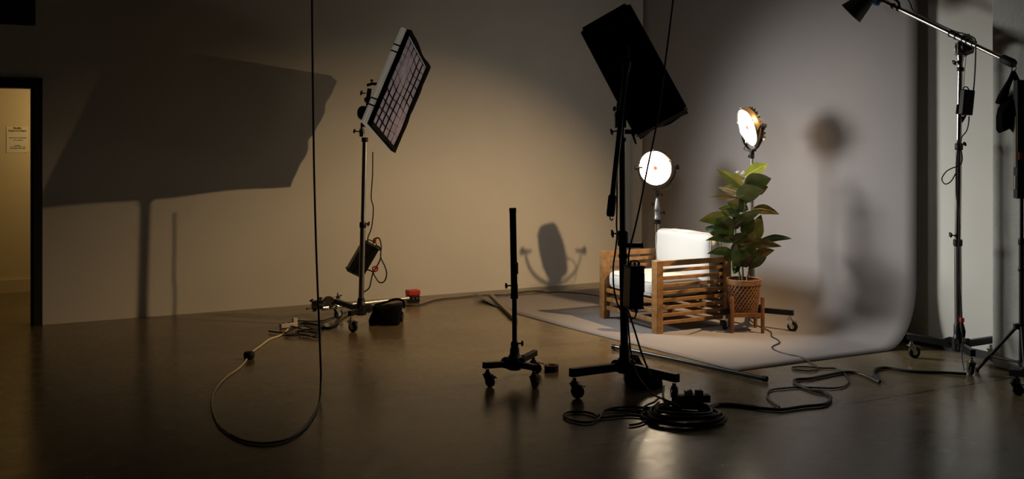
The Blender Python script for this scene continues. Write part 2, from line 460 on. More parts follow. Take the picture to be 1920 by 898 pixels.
# ================================================================= STANDS
def caster(mb, p, r=.043, yaw=0, silver=True, lift=0):
    """swivel caster whose wheel touches the floor at p; mats: 0 rubber, 1 metal"""
    p = Vector((p.x, p.y, 0)); ax = Vector((math.cos(yaw), math.sin(yaw), 0)); fw = Vector((-ax.y, ax.x, 0))
    cw = p+Vector((0,0,r)); sp = p+fw*.022
    mb.lathe([(r*.5, -.014), (r*.86, -.014), (r, -.009), (r, .009), (r*.86, .014), (r*.5, .014)], cw, ax, 24, 0)
    mb.lathe([(r*.45, -.016), (r*.45, .016)], cw, ax, 16, 1)
    for s in (-1, 1):
        a = cw+ax*(.019*s); top = sp+Vector((0,0,2*r+.006))+ax*(.019*s)
        mb.prism([a-fw*.012-Vector((0,0,.010)), a+fw*.012-Vector((0,0,.010)), top+fw*.022, top-fw*.024], ax*(.0035*s), 1)
    mb.box(sp+Vector((0,0,2*r+.008)), (.046, .050, .006), (ax, fw, Vector((0,0,1))), 1)
    mb.lathe([(.020, 0), (.020, .012), (.012, .014), (.012, .03)], sp+Vector((0,0,2*r+.010)), (0,0,1), 18, 1)
    # brake tab
    b = sp-fw*.03+Vector((0,0,2*r+.004)); mb.prism([b-ax*.016, b+ax*.016, b+ax*.010-fw*.045+Vector((0,0,-.012)), b-ax*.010-fw*.045+Vector((0,0,-.012))], (0,0,.005), 1)

def knob(mb, p, d, L=.035, r=.016, mi=0):
    p, d = Vector(p), Vector(d).normalized()
    mb.tube(p, p+d*L*.6, .005, n=8, mi=mi)
    q = p+d*L*.6; u = d.orthogonal().normalized(); w = d.cross(u)
    mb.lathe([(r*.55, 0), (r, .004), (r, .014), (r*.6, .018)], q, d, 12, mi)
    mb.box(q+d*.010, (r*3.0, .009, .012), (u, w, d), mi)
def collar(mb, p, d, r, L=.05, mi=0):
    d = Vector(d).normalized(); mb.lathe([(r, -L/2), (r*1.18, -L/2+.006), (r*1.18, L/2-.006), (r, L/2)], p, d, 20, mi)

def rolling_base(root, hub, feet, m=M_BLACK, mcast=M_CHROME, bw=.034, bh=.044, r=.043, yaws=(0.5, 2.0, 4.0)):
    """hub: point of the hub centre; feet: floor points of the casters"""
    b = MB()
    b.lathe([(.042, -.045), (.048, -.03), (.048, .04), (.034, .055), (.030, .10)], hub, (0,0,1), 24)
    for ft in feet:
        dv = Vector((ft.x-hub.x, ft.y-hub.y, 0)).normalized(); sd = Vector((-dv.y, dv.x, 0))
        q = hub+dv*.065
        for s in (-1, 1):     # folding cheek plates
            b.lathe([(.038, 0), (.038, .006)], q+sd*(s*.021)-sd*.003+Vector((0,0,.006)), sd, 18)
        b.tube(q-sd*.036+Vector((0,0,.006)), q+sd*.036+Vector((0,0,.006)), .007, n=8)
    b.build('base_hub', m, root)
    for ft, yw in zip(feet, yaws):
        dv = Vector((ft.x-hub.x, ft.y-hub.y, 0)).normalized()
        top = 2*r+.050+bh/2
        e = Vector((ft.x, ft.y, top))+dv*.03
        s = hub+dv*.05; 
        lg = MB().beam(s, e, bw, bh).build('leg', m, root, bevel=.003)
        cb = MB(); fw = Vector((-math.sin(yw), math.cos(yw), 0)); caster(cb, Vector((ft.x, ft.y, 0))-fw*.022, r, yw)
        cb.build('caster', [M_RUB, mcast], lg)

# ---- light panel (fluorescent style bank with cloth skirt and egg-crate)
def light_panel(name, Cc, a, b, n, La, Lb, T, label, lit, silver):
    """Cc centre of the front opening; a long axis (down), b short axis, n facing"""
    root = thing(name, Cc-n*T, label, 'studio light')
    ax = (a, b, n)
    SK = .045
    MB().box(Cc-n*((T+SK)/2), (La*.95, Lb*.95, T-SK), ax).build('housing', mat('panel_housing' if lit else 'dark_housing', (.30,.24,.15) if lit else (.01,.01,.01), .38, .6 if lit else 0), root, bevel=.006)
    for s in (-1, 1):
        for nm, off, w_r in (('side_rail', SK+.014, .028), ('side_rail', T-.016, .034)):
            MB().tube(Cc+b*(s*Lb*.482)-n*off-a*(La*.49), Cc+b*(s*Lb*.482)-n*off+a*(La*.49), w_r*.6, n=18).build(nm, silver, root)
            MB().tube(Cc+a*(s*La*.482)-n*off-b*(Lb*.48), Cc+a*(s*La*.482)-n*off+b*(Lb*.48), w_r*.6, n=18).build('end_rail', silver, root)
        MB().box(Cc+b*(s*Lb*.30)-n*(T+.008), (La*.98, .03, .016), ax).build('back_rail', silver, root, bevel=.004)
    # cloth skirt: four sides flaring to the opening, with ripples
    sk = MB(); N1 = 14; ring = []
    def edge(u, v, k):
        wob = .008*math.sin(u*9+v*4)+.006*math.sin(u*17+k)
        return wob
    cs = [(-1,-1),(1,-1),(1,1),(-1,1)]
    outer = []; inner = []; bk = []; 
    for q in range(4):
        u0, v0 = cs[q]; u1, v1 = cs[(q+1)%4]
        for i in range(N1):
            t = i/N1; u = u0+(u1-u0)*t; v = v0+(v1-v0)*t
            wv = edge(u, v, q)*math.sin(PI*t)*1.6
            outer.append(Cc+a*(u*(La/2+wv))+b*(v*(Lb/2+wv)))
            inner.append(Cc+a*(u*(La/2-.045))+b*(v*(Lb/2-.045))-n*.012)
            bk.append(Cc-n*SK+a*(u*La*.495)+b*(v*Lb*.495))
    M = len(outer); fs = []
    for i in range(M):
        j = (i+1)%M; fs += [(i, j, M+j, M+i), (2*M+i, 2*M+j, j, i), (M+i, M+j, 2*M+j, 2*M+i)]
    sk.add(outer+inner+bk, fs); sk.build('cloth_skirt', M_CLOTH, root)
    # quilted diffuser cloth
    q = MB(); nu, nv = 40, 24; iu, iv = La/2-.047, Lb/2-.047; cu, cv = (10, 6) if lit else (7, 3)
    vs = []
    for i in range(nu+1):
        for j in range(nv+1):
            u = i/nu; v = j/nv
            wav = .012*math.sin(v*7+u*3)+.01*math.sin(u*5+1)
            puff = .008*abs(math.sin(PI*cu*(u+wav)))**.6*abs(math.sin(PI*cv*(v)))**.6
            vs.append(Cc+a*((2*u-1)*iu)+b*((2*v-1)*iv)-n*(.034-puff-.01*math.sin(u*6)*math.sin(v*5)))
    fs = [(i*(nv+1)+j, (i+1)*(nv+1)+j, (i+1)*(nv+1)+j+1, i*(nv+1)+j+1) for i in range(nu) for j in range(nv)]
    q.add(vs, fs); df = q.build('diffuser', M_QUILT if lit else M_CLOTH, root)
    g = MB()
    for k in range(1, cu):
        pts = []
        for j in range(13):
            v = j/12; u = k/cu-(.012*math.sin(v*7+k/cu*3)+.01*math.sin(k/cu*5+1))+.012*math.sin(v*9+k)
            pts.append(Cc+a*((2*u-1)*iu)+b*((2*v-1)*iv)-n*.030)
        for p0, p1 in zip(pts, pts[1:]): g.beam(p0, p1, .0028, .012, n)
    for k in range(1, cv):
        pts = []
        for j in range(19):
            u = j/18; v = k/cv+.010*math.sin(u*8+k*1.3)
            pts.append(Cc+a*((2*u-1)*iu)+b*((2*v-1)*iv)-n*.030)
        for p0, p1 in zip(pts, pts[1:]): g.beam(p0, p1, .0028, .012, n)
    g.build('egg_crate', M_CLOTH, root)
    st = MB()
    for s in (-1, 1):
        for v in (-.7, .55):
            p = Cc+b*(-Lb*.495)+a*(s*La*.45*abs(v))-n*(T*.5)
            st.box(p, (.012, .016, T), ax)
    st.build('strap', M_CLOTH, root)
    return root

def norm_frame(a, n):
    n = n.normalized(); a = (a-n*a.dot(n)).normalized(); b = n.cross(a).normalized(); return a, b, n

# ---------------------------------------------------------------- LEFT PANEL AND ITS STAND
n1 = Cv(.935, -.16, -.33); a1 = Cv(-69, -35, -166)
a1, b1, n1 = norm_frame(a1, n1)
PC = P(756, 177, 9.03)
pan = light_panel('light_panel', PC, a1, b1, n1, .89, 1.03, .10, 'large tilted light panel with lilac gridded cloth front beside the left wall', True, mat('rail_added_glow', (.88,.85,.74), .45, .0, emit=(1,.93,.76), estr=.09))  # silver rails are no lamp: faint emission added so they look brighter
ad = bpy.data.lights.new('panel_glow', 'AREA'); ad.shape = 'RECTANGLE'; ad.size = .76; ad.size_y = .96; ad.energy = PANEL_W; ad.color = PANEL_COL
ad.spread = math.radians(74)
al = bpy.data.objects.new('panel_glow', ad); COL.objects.link(al)
rot = Matrix((a1, -n1.cross(a1)*-1, n1)).transposed()     # columns: x=a, y=b, z=n
rot = Matrix((a1, n1.cross(a1), n1)).transposed()
# area lights shine along local -Z
rot = Matrix((a1, -(n1.cross(a1)), -n1)).transposed()
al.matrix_world = Matrix.Translation(PC+n1*.004) @ rot.to_4x4()

hub = P(677, 576, 8.78); hub.z = .15
st1 = thing('rolling_stand', (hub.x, hub.y, 0), 'chrome rolling stand with black legs carrying the tilted light panel near the wall', 'light stand')
rolling_base(st1, hub, [G(631, 598), G(658, 622), G(752, 604)], yaws=(1.9, .6, 2.6))
top = P(684, 262, 8.80)
bot = hub+Vector((0,0,.05)); mid = bot.lerp(top, .48)
MB().tube(bot, mid, .0235, n=20).build('lower_pole', M_STEEL, st1)
MB().tube(mid, top, .0200, n=20).build('upper_pole', M_CHROME, st1)
k = MB(); collar(k, mid, top-bot, .025, .05); knob(k, mid+Cv(.02,0,.01), Cv(1,-.2,0)); collar(k, top, top-bot, .024, .04); k.build('collar', M_BLACK, st1)
hd = MB()   # grip head between pole and panel
q = P(678.5, 250, 8.78)
hd.lathe([(.02,-.03),(.024,-.01),(.024,.035),(.012,.04),(.012,.09)], q, (0,0,1), 18, 0)
knob(hd, q-Cv(.02,0,-.015), Cv(-1,0,.1), .06, .016, 1)
q2 = P(690, 208, 8.78)
hd.path([P(681,238,8.78), P(683,222,8.78), q2, P(691,180,8.78), P(693,166,8.78)], .019, 10, 1, smooth=False)
hd.lathe([(.055,-.014),(.062,-.008),(.062,.008),(.055,.014)], P(681, 212, 8.78), Cv(.75,-.65,0), 26, 1)
hd.lathe([(.04,-.03),(.04,.03)], P(684, 212, 8.78), Cv(.75,-.65,0), 20, 1)
hd.lathe([(.03,-.026),(.03,.026)], P(690, 187, 8.78), Cv(.3,-.9,0), 20, 1)
knob(hd, P(686,175,8.78), Cv(-1,0,.1), .05, .018, 1); knob(hd, P(697,158,8.78), Cv(0,0,1), .04, .012, 1); knob(hd, P(699,181,8.78), Cv(.6,-.3,.4), .03, .012, 1)
hd.path([P(688,160,8.78), P(698,157,8.78), P(712,158,8.78)], .013, 10, 1, smooth=False)
hd.path([P(692,190,8.78), P(704,193,8.78), P(722,196,8.86)], .018, 10, 1, smooth=False)
hd.path([P(688,224,8.78), P(704,226,8.80), P(716,228,8.88)], .012, 8, 1, smooth=False)
hd.build('grip_head', [M_CHROME, M_BLACK], st1)

# ballast box hanging on the stand
def ballast(name, c, u, v, w, su, sv, sw, label, corner=True):
    root = thing(name, c-Vector((0,0,0)), label, 'ballast box')
    MB().box(c, (su, sv, sw), (u, v, w)).build('case', M_BLACK, root, bevel=.006)
    e = MB()
    for s in (-1, 1): e.box(c+u*(s*su*.5), (.014, sv*1.06, sw*1.06), (u, v, w))
    e.build('end_cap', M_RUB, root, bevel=.004)
    e = MB(); e.path([c+u*(su*.5)-v*sv*.3, c+u*(su*.5+.03)-v*sv*.25, c+u*(su*.5+.03)+v*sv*.25, c+u*(su*.5)+v*sv*.3], .005, 8); e.build('handle', M_BLACK, root)
    return root
u = Cv(.50, 0, .86).normalized(); w_ = Cv(.3, -.95, -.17); w_ = (w_-u*w_.dot(u)).normalized(); v_ = w_.cross(u)
ba = ballast('ballast_box', P(680, 485, 9.02), u, v_, w_, .29, .155, .10, 'black ballast box hanging tilted behind the chrome stand pole')
MB().tube(P(702,456,9.0), P(703,447,9.0), .018, .014, n=12).build('orange_connector', M_ORANGE, ba)
# cables of that ballast
def cable(name, pts, r, label, m=M_CABLE, cat='cable', group=None, sub=5):
    mb = MB(); mb.path(pts, r, 8, sub=sub); o = mb.build(name, m); tag(o, label, cat, group); origin_to(o, pts[-1]); return o
def PP(d, *xy): return [P(x, y, d) for x, y in xy]
cable('header_cable', PP(8.9, (699,285),(698.5,330),(696,370),(700,390),(697,425),(690,445),(690,455)), .0055, 'thin black cable dropping from the tilted light panel to its ballast box')
MB_ = cable('power_cable', [P(703,447,9), P(711,447,8.98), P(715,462,8.95), P(714,482,8.9), P(722,500,8.9), P(725,515,8.9), P(720,528,8.9), P(711,529,8.9), P(703,518,8.9), P(698,509,8.9), P(686,505,8.92)], .006, 'black cable looping out from the orange plug of the hanging ballast box')
MB_ = cable('power_cable', [P(708,461,9), P(713,466,8.95), P(714,482,8.9), P(708,497,8.9), P(700,510,8.9), P(696,525,8.9), P(692,540,8.88), P(681,549,8.87), P(676,560,8.85), P(668,572,8.85)], .006, 'black cable running from the ballast box through the red clip to the stand base')
rc = MB(); rc.path([P(700,501,8.88), P(707,500,8.88), P(708,506,8.88), P(702,509,8.88), P(699,505,8.88)], .006, 8, closed=True, sub=4); rc.path([P(702,505,8.87), P(707,502,8.87)], .007, 8)
o = rc.build('cable_clip', M_RED); tag(o, 'small red clip on the cable beside the tilted ballast box', 'clip'); origin_to(o, P(703,505,8.88))

# sandbag on that stand's leg
def blob_bag(mb, pts_front, ext, bulge, mi=0):
    mb.prism(pts_front, ext, mi)
def sandbag(name, outline, d, depth, label, strap=None, wr=.012):
    """outline px/py list; a filled bag of real thickness with wrinkles"""
    cx = sum(p[0] for p in outline)/len(outline); cy = sum(p[1] for p in outline)/len(outline)
    n = len(outline); mb = MB(); rings = []
    fine = []
    for i in range(n):
        (x0, y0), (x1, y1) = outline[i], outline[(i+1)%n]
        for k in range(5): fine.append((x0+(x1-x0)*k/5, y0+(y1-y0)*k/5))
    M = len(fine); prof = [(-1, .0), (-.94, .62), (-.6, .90), (0, 1.0), (.6, .90), (.94, .62), (1, .0)]
    vs = []
    for q, sc in prof:
        for (x, y) in fine:
            p = P(cx+(x-cx)*(sc if sc > 0 else .02), cy+(y-cy)*(sc if sc > 0 else .02), d)
            ns = noise.noise(p*9)*wr
            vs.append(p+Cv(0, 1, 0)*(q*depth/2+ns)+Vector((0,0,ns*.5)))
    fs = []
    for i in range(len(prof)-1):
        for k in range(M): k2=(k+1)%M; fs.append((i*M+k, i*M+k2, (i+1)*M+k2, (i+1)*M+k))
    mb.add(vs, fs)
    zmin = min(v.z for v in mb.v)
    if zmin < .004:
        for v in mb.v: v.z = max(v.z, .004)
    base = P(cx, cy, d); root = thing(name, (base.x, base.y, 0), label, 'sandbag')
    mb.build('bag', M_CLOTH, root)
    if strap:
        s = MB(); s.path([P(x, y, d+dd) for x, y, dd in strap], .011, 8); s.build('strap', M_CLOTH, root)
    return root
sandbag('sandbag', [(702,571),(720,573),(740,571),(755,571),(753,585),(749,610),(720,611),(692,611),(691,600),(698,584)], 8.86, .13, 'black sandbag slumped beside the right caster of the chrome rolling stand', [(703,572,0),(722,567,.03),(742,561,.04),(757,565,.02),(757,578,0)])

# ---------------------------------------------------------------- boom arm lying by the wall
p0, p1 = P(603, 578, 9.25), P(766, 559, 9.86)
t = thing('lighting_boom', (p0.x, p0.y, 0), 'chrome boom arm with grip heads lying on the floor along the left wall', 'boom arm')
MB().tube(P(640, 573, 9.38), p1, .017, n=16).build('tube', M_ALU, t)
MB().tube(p0, P(642, 572.5, 9.39), .024, n=16).build('sleeve', M_CHROME, t)
g = MB(); g.lathe([(.055,-.016),(.06,0),(.055,.016)], P(616,567,9.3), Cv(.2,-.9,.3), 24); g.lathe([(.03,-.035),(.03,.035)], P(616,567,9.3), Cv(.2,-.9,.3), 20)
g.lathe([(.036,-.03),(.04,0),(.036,.03)], P(627,565,9.32), Cv(.6,-.5,.2), 20); g.box(P(606,571,9.28), (.07,.06,.07)); knob(g, P(622,561,9.32), Cv(1,0,.5), .1, .022)
g.tube(P(626,562,9.32), P(641,553,9.34), .010, .006, n=10)
g.build('grip_head', M_STEEL, t)
g = MB(); g.box(P(590,572,9.22), (.05,.04,.07)); g.box(P(597,566,9.24), (.08,.04,.03)); g.tube(P(603,576,9.24), P(585,577,9.2), .017, n=12); g.tube(P(586,577,9.2), P(574,579,9.15), .007, n=8)
knob(g, P(588,570,9.2), Cv(-.6,0,1), .05, .018); knob(g, P(600,566,9.22), Cv(.1,0,1), .04, .018); knob(g, P(592,580,9.15), Cv(0,-.8,.1), .04, .018)
g.build('clamp', M_BLACK, t)
bp_ = G(774, 566.5); 
t = thing('counterweight', (bp_.x, bp_.y, 0), 'small black box with red lid on the floor by the left wall', 'box')
aw = (Vector((1,0,0)), Vector((0,1,0)), Vector((0,0,1)))
MB().box((bp_.x, bp_.y, .038), (.115, .10, .07), aw).build('case', M_BLACK, t, bevel=.006)
MB().box((bp_.x, bp_.y, .098), (.125, .10, .048), aw).build('lid', M_RED, t, bevel=.006)
m_ = MB(); 
for xx in (-.02, .02, .045): m_.lathe([(.008, 0), (.008, .014)], (bp_.x+xx, bp_.y-.05, .045), (0,-1,0), 12)
m_.build('socket', M_CHROME, t)

# ================================================================= HANGING AND FLOOR CABLES, LEFT
hang = [P(584.5,-240,6.42), P(585,0,6.42), P(586.5,150,6.42), P(589,320,6.42), P(593,470,6.42), P(598,600,6.42), P(601,680,6.43), P(601.5,715,6.44)]
floorp = [G(599,752,.008), G(590,775,.008), G(570,803,.008), G(540,823,.008), G(500,831,.008), G(460,827,.008), G(432,815,.008)]
t = thing('hanging_power_cable', (hang[1].x, hang[1].y, 0), 'long dark cable hanging left of the tilted panel, ending in a loop coloured pale for the light on it', 'cable')
MB().path(hang+floorp, .0068, 8, sub=8).build('shaded_length', M_CABLEG, t)['label'] = 'length coloured dark green for shade'
fp2 = [G(432,815,.008), G(410,797,.008), G(399,772,.008), G(397,752,.008), G(405,728,.008), G(425,706,.008), G(448,690,.008), G(462,674,.008), G(470,662,.010), G(490,647,.010), G(505,636,.010), G(522,630,.010), G(533,624,.010), G(540,616.5,.022)]
MB().path(fp2, .0062, 8, sub=8).build('lit_length', M_CABLEP, t)['label'] = 'length coloured pale beige for light'
pb = G(467, 673)
o = MB().lathe([(.01, 0), (.036, .004), (.040, .016), (.040, .040), (.034, .052), (.01, .056)], pb+Vector((0,0.0,0)), (0,0,1), 24).build('cable_reel', M_RUB)
tag(o, 'small round black cable puck on the pale loop of cable', 'cable puck'); origin_to(o, pb)
ps = G(541, 614.5); ax1 = Cv(.86, .5, 0).normalized(); ax2 = Vector((-ax1.y, ax1.x, 0))
t = thing('power_strip', (ps.x, ps.y, 0), 'pale plastic power strip on the floor at the end of the pale cable', 'power strip')
MB().box(ps+Vector((0,0,.024)), (.15, .055, .04), (ax1, ax2, Vector((0,0,1)))).build('case', M_WHITEP, t, bevel=.006)
sk = MB()
for i in (-1, 0, 1): sk.lathe([(.018, 0), (.018, .003)], ps+ax1*(.045*i)+Vector((0,0,.043)), (0,0,1), 18)
sk.build('socket', M_BLACKP, t)
pl = MB(); pl.box(ps+ax1*.055+Vector((0,0,.062)), (.04,.04,.035), (ax1, ax2, Vector((0,0,1)))); pl.build('plug', M_WHITEP, t, bevel=.004)
# pile of black cables beside it
def GG(z, *xy): return [G(x, y, z) for x, y in xy]
def wob(pts, s, seed):
    rnd = random.Random(seed); return [p+Vector((rnd.uniform(-s, s), rnd.uniform(-s, s), rnd.uniform(0, .006))) for p in pts]
pile = MB()
for i, (pp) in enumerate([
    [(549,604),(560,607),(575,608),(590,610),(602,611),(610,614)],
    [(508,622),(530,624),(552,622),(570,619),(588,617),(600,612),(592,609),(572,606),(556,610)],
    [(530,630),(550,630),(566,628),(580,630),(592,633),(598,629),(590,623),(570,621),(555,623)],
    [(540,626),(556,623),(568,625),(564,628),(572,630),(586,631),(597,627),(606,620)],
    [(536,624),(550,617),(565,612),(580,613),(594,617),(604,612)],
    [(545,613),(560,618),(575,622),(589,619),(600,615)]]):
    pile.path(wob(GG(.008+.003*i, *pp), .02, i), .0065, 8, sub=5)
o = pile.build('cable_pile', M_CABLE); tag(o, 'tangle of black cables on the floor beside the pale power strip', 'cables'); origin_to(o, G(570, 620))
cable('floor_cable', GG(.008, (548,601),(570,602),(590,602.5),(605,601),(622,596),(634,590),(650,585)), .0055, 'thin black cable from the power strip past the hanging cable to the chrome stand')
cable('floor_cable', GG(.008, (598,608),(606,613),(616,614.5),(626,611),(636,603),(642,597),(655,590)), .008, 'thicker black cable curving from the cable tangle to the chrome stand base')
cable('floor_cable', GG(.008, (758,572.5),(775,572.5),(791,570.6),(802,567),(813,563.5),(827,561),(841,559),(865,557),(888,554.5),(920,553),(950,552.5),(975,548),(997,545.5),(1012,546),(1029,548.5),(1048,547.5),(1066,548.5),(1095,550.5),(1123,555),(1150,560),(1200,566)), .006, 'thin black cable running along the floor from the red-topped box behind the armchair')

# ================================================================= SLIM BAR LIGHT ON SMALL STAND
def Q(px, d, z):
    p = P(px, PPY, d); p.z = z; return p
hub = Q(965, 6.82, .125)
t = thing('rolling_stand', (hub.x, hub.y, 0), 'low black rolling stand under the slim upright bar light', 'light stand')
rolling_base(t, hub, [Q(914, 6.68, 0), Q(1001, 6.62, 0), Q(1000, 7.04, 0)], mcast=M_BLACK, r=.036, bw=.036, bh=.040, yaws=(.4, 2.2, 1.2))
MB().tube(Q(965,6.82,.16), Q(964.5,6.82,.62), .0165, n=18).build('lower_pole', M_BLACK, t)
k = MB(); k.lathe([(.026,0),(.026,.09),(.019,.10)], Q(965,6.82,.17), (0,0,1), 20); knob(k, Q(969,6.82,.255), Cv(1,0,0), .045, .013)
k.lathe([(.022,-.02),(.024,.0),(.024,.05),(.018,.065)], Q(964.5,6.82,.60), (0,0,1), 20); knob(k, Q(961,6.82,.645), Cv(-1,0,-.05), .055, .014)
k.build('collar', M_BLACK, t)
MB().tube(Q(964.5,6.82,.62), Q(964,6.82,.70), .009, n=12).build('spigot', M_STEEL, t)
lb0, lb1 = Q(962.8, 6.82, .565+.0), Q(962, 6.82, 0)
z0 = HC-(558-PPY)/FPX*6.82; z1 = HC-(391-PPY)/FPX*6.82
t.children[0]
b0, b1 = Q(964.4, 6.82, z0), Q(961.4, 6.82, z1)
for o in list(t.children):
    pass
tb = thing('bar_light', (b0.x, b0.y, b0.z), 'slim black bar light standing upright on the low rolling stand', 'studio light')
dirb = (b1-b0).normalized(); sdb = Cv(1,0,0); sdb = (sdb-dirb*sdb.dot(dirb)).normalized(); fdb = dirb.cross(sdb)
MB().box((b0+b1)/2, ((b1-b0).length, .044, .060), (dirb, sdb, fdb)).build('housing', M_BLACK, tb, bevel=.005)
MB().box((b0+b1)/2-fdb*-.0, ((b1-b0).length*.97, .030, .004), (dirb, sdb, fdb)).v
e = MB(); e.box(b0+dirb*.012, (.03, .050, .066), (dirb, sdb, fdb)); e.box(b1-dirb*.012, (.03, .047, .063), (dirb, sdb, fdb)); e.build('end_cap', M_RUB, tb, bevel=.003)
far = fdb if fdb.dot(Cv(0,1,0)) > 0 else -fdb
MB().box((b0+b1)/2+far*.032, ((b1-b0).length*.93, .034, .006), (dirb, sdb, fdb)).build('diffuser', M_WHITEP, tb)
MB().box(b0.lerp(b1, .33)+sdb*.026, (.075, .008, .02), (dirb, sdb, fdb)).build('switch', M_STEEL, tb, bevel=.002)

# gaffer tape
pt = G(1034, 696)
o = MB(); o.lathe([(.050,0),(.050,.042),(.036,.042),(.036,0)], pt+Vector((0,0,.001)), (0,0,1), 36, 0, cap=False); o.lathe([(.036,.0),(.036,.042),(.034,.042),(.034,0)], pt+Vector((0,0,.0012)), (0,0,1), 36, 1, cap=False)
o.add([], [])
o = o.build('tape_roll', [M_RUB, M_TAPEC]); tag(o, 'roll of black tape lying flat on the floor between the two dark stands', 'tape'); origin_to(o, pt)

# cardboard tube / strip crossing the paper edge, and metal tubes at its front
o = MB().beam(G(921,554,.02), G(967,598,.02), .045, .03).build('flat_strip', M_CARD, bevel=.003); tag(o, 'flat brown strip lying across the far corner of the paper backdrop', 'strip'); origin_to(o, G(945,576))
A, B = G(1149, 650, .022), G(1438, 711, .022)
o = MB(); dv = (B-A).normalized(); o.tube(A, B, .017, n=22, mi=0); o.lathe([(.020,0),(.020,.03)], A, dv, 22, 1); o.lathe([(.020,-.03),(.020,0)], B, dv, 22, 1)
o = o.build('metal_tube', [mat('dark_tube_metal', (.16,.17,.17), .3, 1), M_BLACK]); tag(o, 'long metal tube lying on the floor along the front edge of the paper', 'tube'); origin_to(o, A)

# ================================================================= BLACK PANEL AND ITS STAND
hub = Q(1171, 6.62, .15)
t = thing('rolling_stand', (hub.x, hub.y, 0), 'tall black rolling stand carrying the dark panel in front of the armchair', 'light stand')
rolling_base(t, hub, [Q(1077, 6.385, 0), Q(1264, 6.25, 0), Q(1174, 7.15, 0)], mcast=M_BLACK, bw=.040, bh=.052, yaws=(.6, 2.4, 1.0))
ptop = P(1166.5, 262, 6.62); pm = P(1167.5, 440, 6.62)
MB().tube(hub+Vector((0,0,.05)), pm, .0255, n=20).build('lower_pole', M_BLACK, t)
MB().tube(pm, ptop, .0205, n=20).build('upper_pole', mat('dark_steel', (.10,.10,.085), .3, .9), t)
MB().tube(ptop, P(1167,235,6.62), .012, n=14).build('spigot', M_BLACK, t)
k = MB(); collar(k, P(1168,447,6.62), (0,0,1), .030, .10); collar(k, ptop, (0,0,1), .023, .03)
knob(k, P(1162,438,6.6), Cv(-1,-.1,0), .065, .02); k.box(P(1186,460,6.6), (.12,.03,.03), (Cv(1,0,0),Cv(0,1,0),Vector((0,0,1)))); knob(k, P(1196,460,6.6), Cv(1,0,0), .03, .014); collar(k, P(1169,480,6.62), (0,0,1), .028, .03)
k.lathe([(.034,0),(.034,.09),(.028,.10)], hub+Vector((0,0,.04)), (0,0,1), 22)
k.build('collar', M_BLACK, t)
n2 = Cv(.309, .928, -.206); a2 = Cv(98, -78, -205); a2, b2, n2 = norm_frame(a2, n2)
if b2.dot(Cv(1,0,0)) < 0: pass
C2 = P(1187, 131, 6.85)
pb_ = light_panel('light_panel', C2+n2*.10, a2, b2, n2, .85, .365, .13, 'black panel seen from behind, hanging tilted on the tall dark stand', False, M_BLACK)
bk = MB(); bk.box(C2-n2*.055, (.86, .335, .012), (a2, b2, n2)); 
bk.build('back_cover', M_CLOTH, pb_, bevel=.008)
fd = bpy.data.lights.new('front_panel_glow', 'AREA'); fd.shape = 'RECTANGLE'; fd.size = .74; fd.size_y = .26; fd.energy = FRONT_W; fd.color = PANEL_COL; fd.spread = math.radians(120)
fl = bpy.data.objects.new('front_panel_glow', fd); COL.objects.link(fl)
fl.matrix_world = Matrix.Translation(C2+n2*.104) @ Matrix((a2, -(n2.cross(a2)), -n2)).transposed().to_4x4()
# boom arm with counterweight handle clamped to the stand
t = thing('lighting_boom', P(1147, 400, 6.5), 'black boom arm with thick handle and hook clamped beside the tall dark stand', 'boom arm')
m2 = mat('dark_steel', (.10,.10,.085), .3, .9)
A, B = P(1175.5, 118, 6.62), P(1148, 372, 6.46)
MB().tube(A, B, .0175, n=18).build('tube', m2, t)
db = (B-A).normalized()
MB().lathe([(.018,0),(.027,.012),(.027,.125),(.022,.14)], P(1148.7,365,6.465), db, 22).build('handle', M_RUB, t)
MB().path([P(1144.5,404,6.44), P(1144,410,6.44), P(1147,413,6.44), P(1150,409,6.44)], .0042, 8).build('hook', M_STEEL, t)
g = MB(); g.lathe([(.04,-.03),(.046,-.01),(.046,.01),(.04,.03)], P(1166,216,6.6), Cv(.4,-.9,.1), 24); g.box(P(1163,228,6.6), (.07,.06,.08), (Cv(1,0,0),Cv(0,1,0),Vector((0,0,1)))); g.box(P(1168,203,6.6), (.06,.06,.07))
knob(g, P(1158,245,6.58), Cv(-1,0,-.2), .05, .016); knob(g, P(1158,205,6.58), Cv(-1,0,.2), .02, .014)
g.build('grip_head', M_BLACK, t)
g = MB(); g.lathe([(.026,-.02),(.03,0),(.026,.05)], P(1175,122,6.63), db, 18); g.tube(P(1176,112,6.63), P(1178,86,6.70), .018, .012, n=12); g.build('tip_clamp', m2, t)
g = MB(); g.box(P(1181,247,6.6), (.06,.03,.03)); g.tube(P(1186,250,6.6), P(1192.5,270,6.6), .010, .006, n=10); g.tube(P(1172,246,6.6), P(1190,246,6.6), .012, n=10); g.build('ratchet_handle', M_BLACK, t)

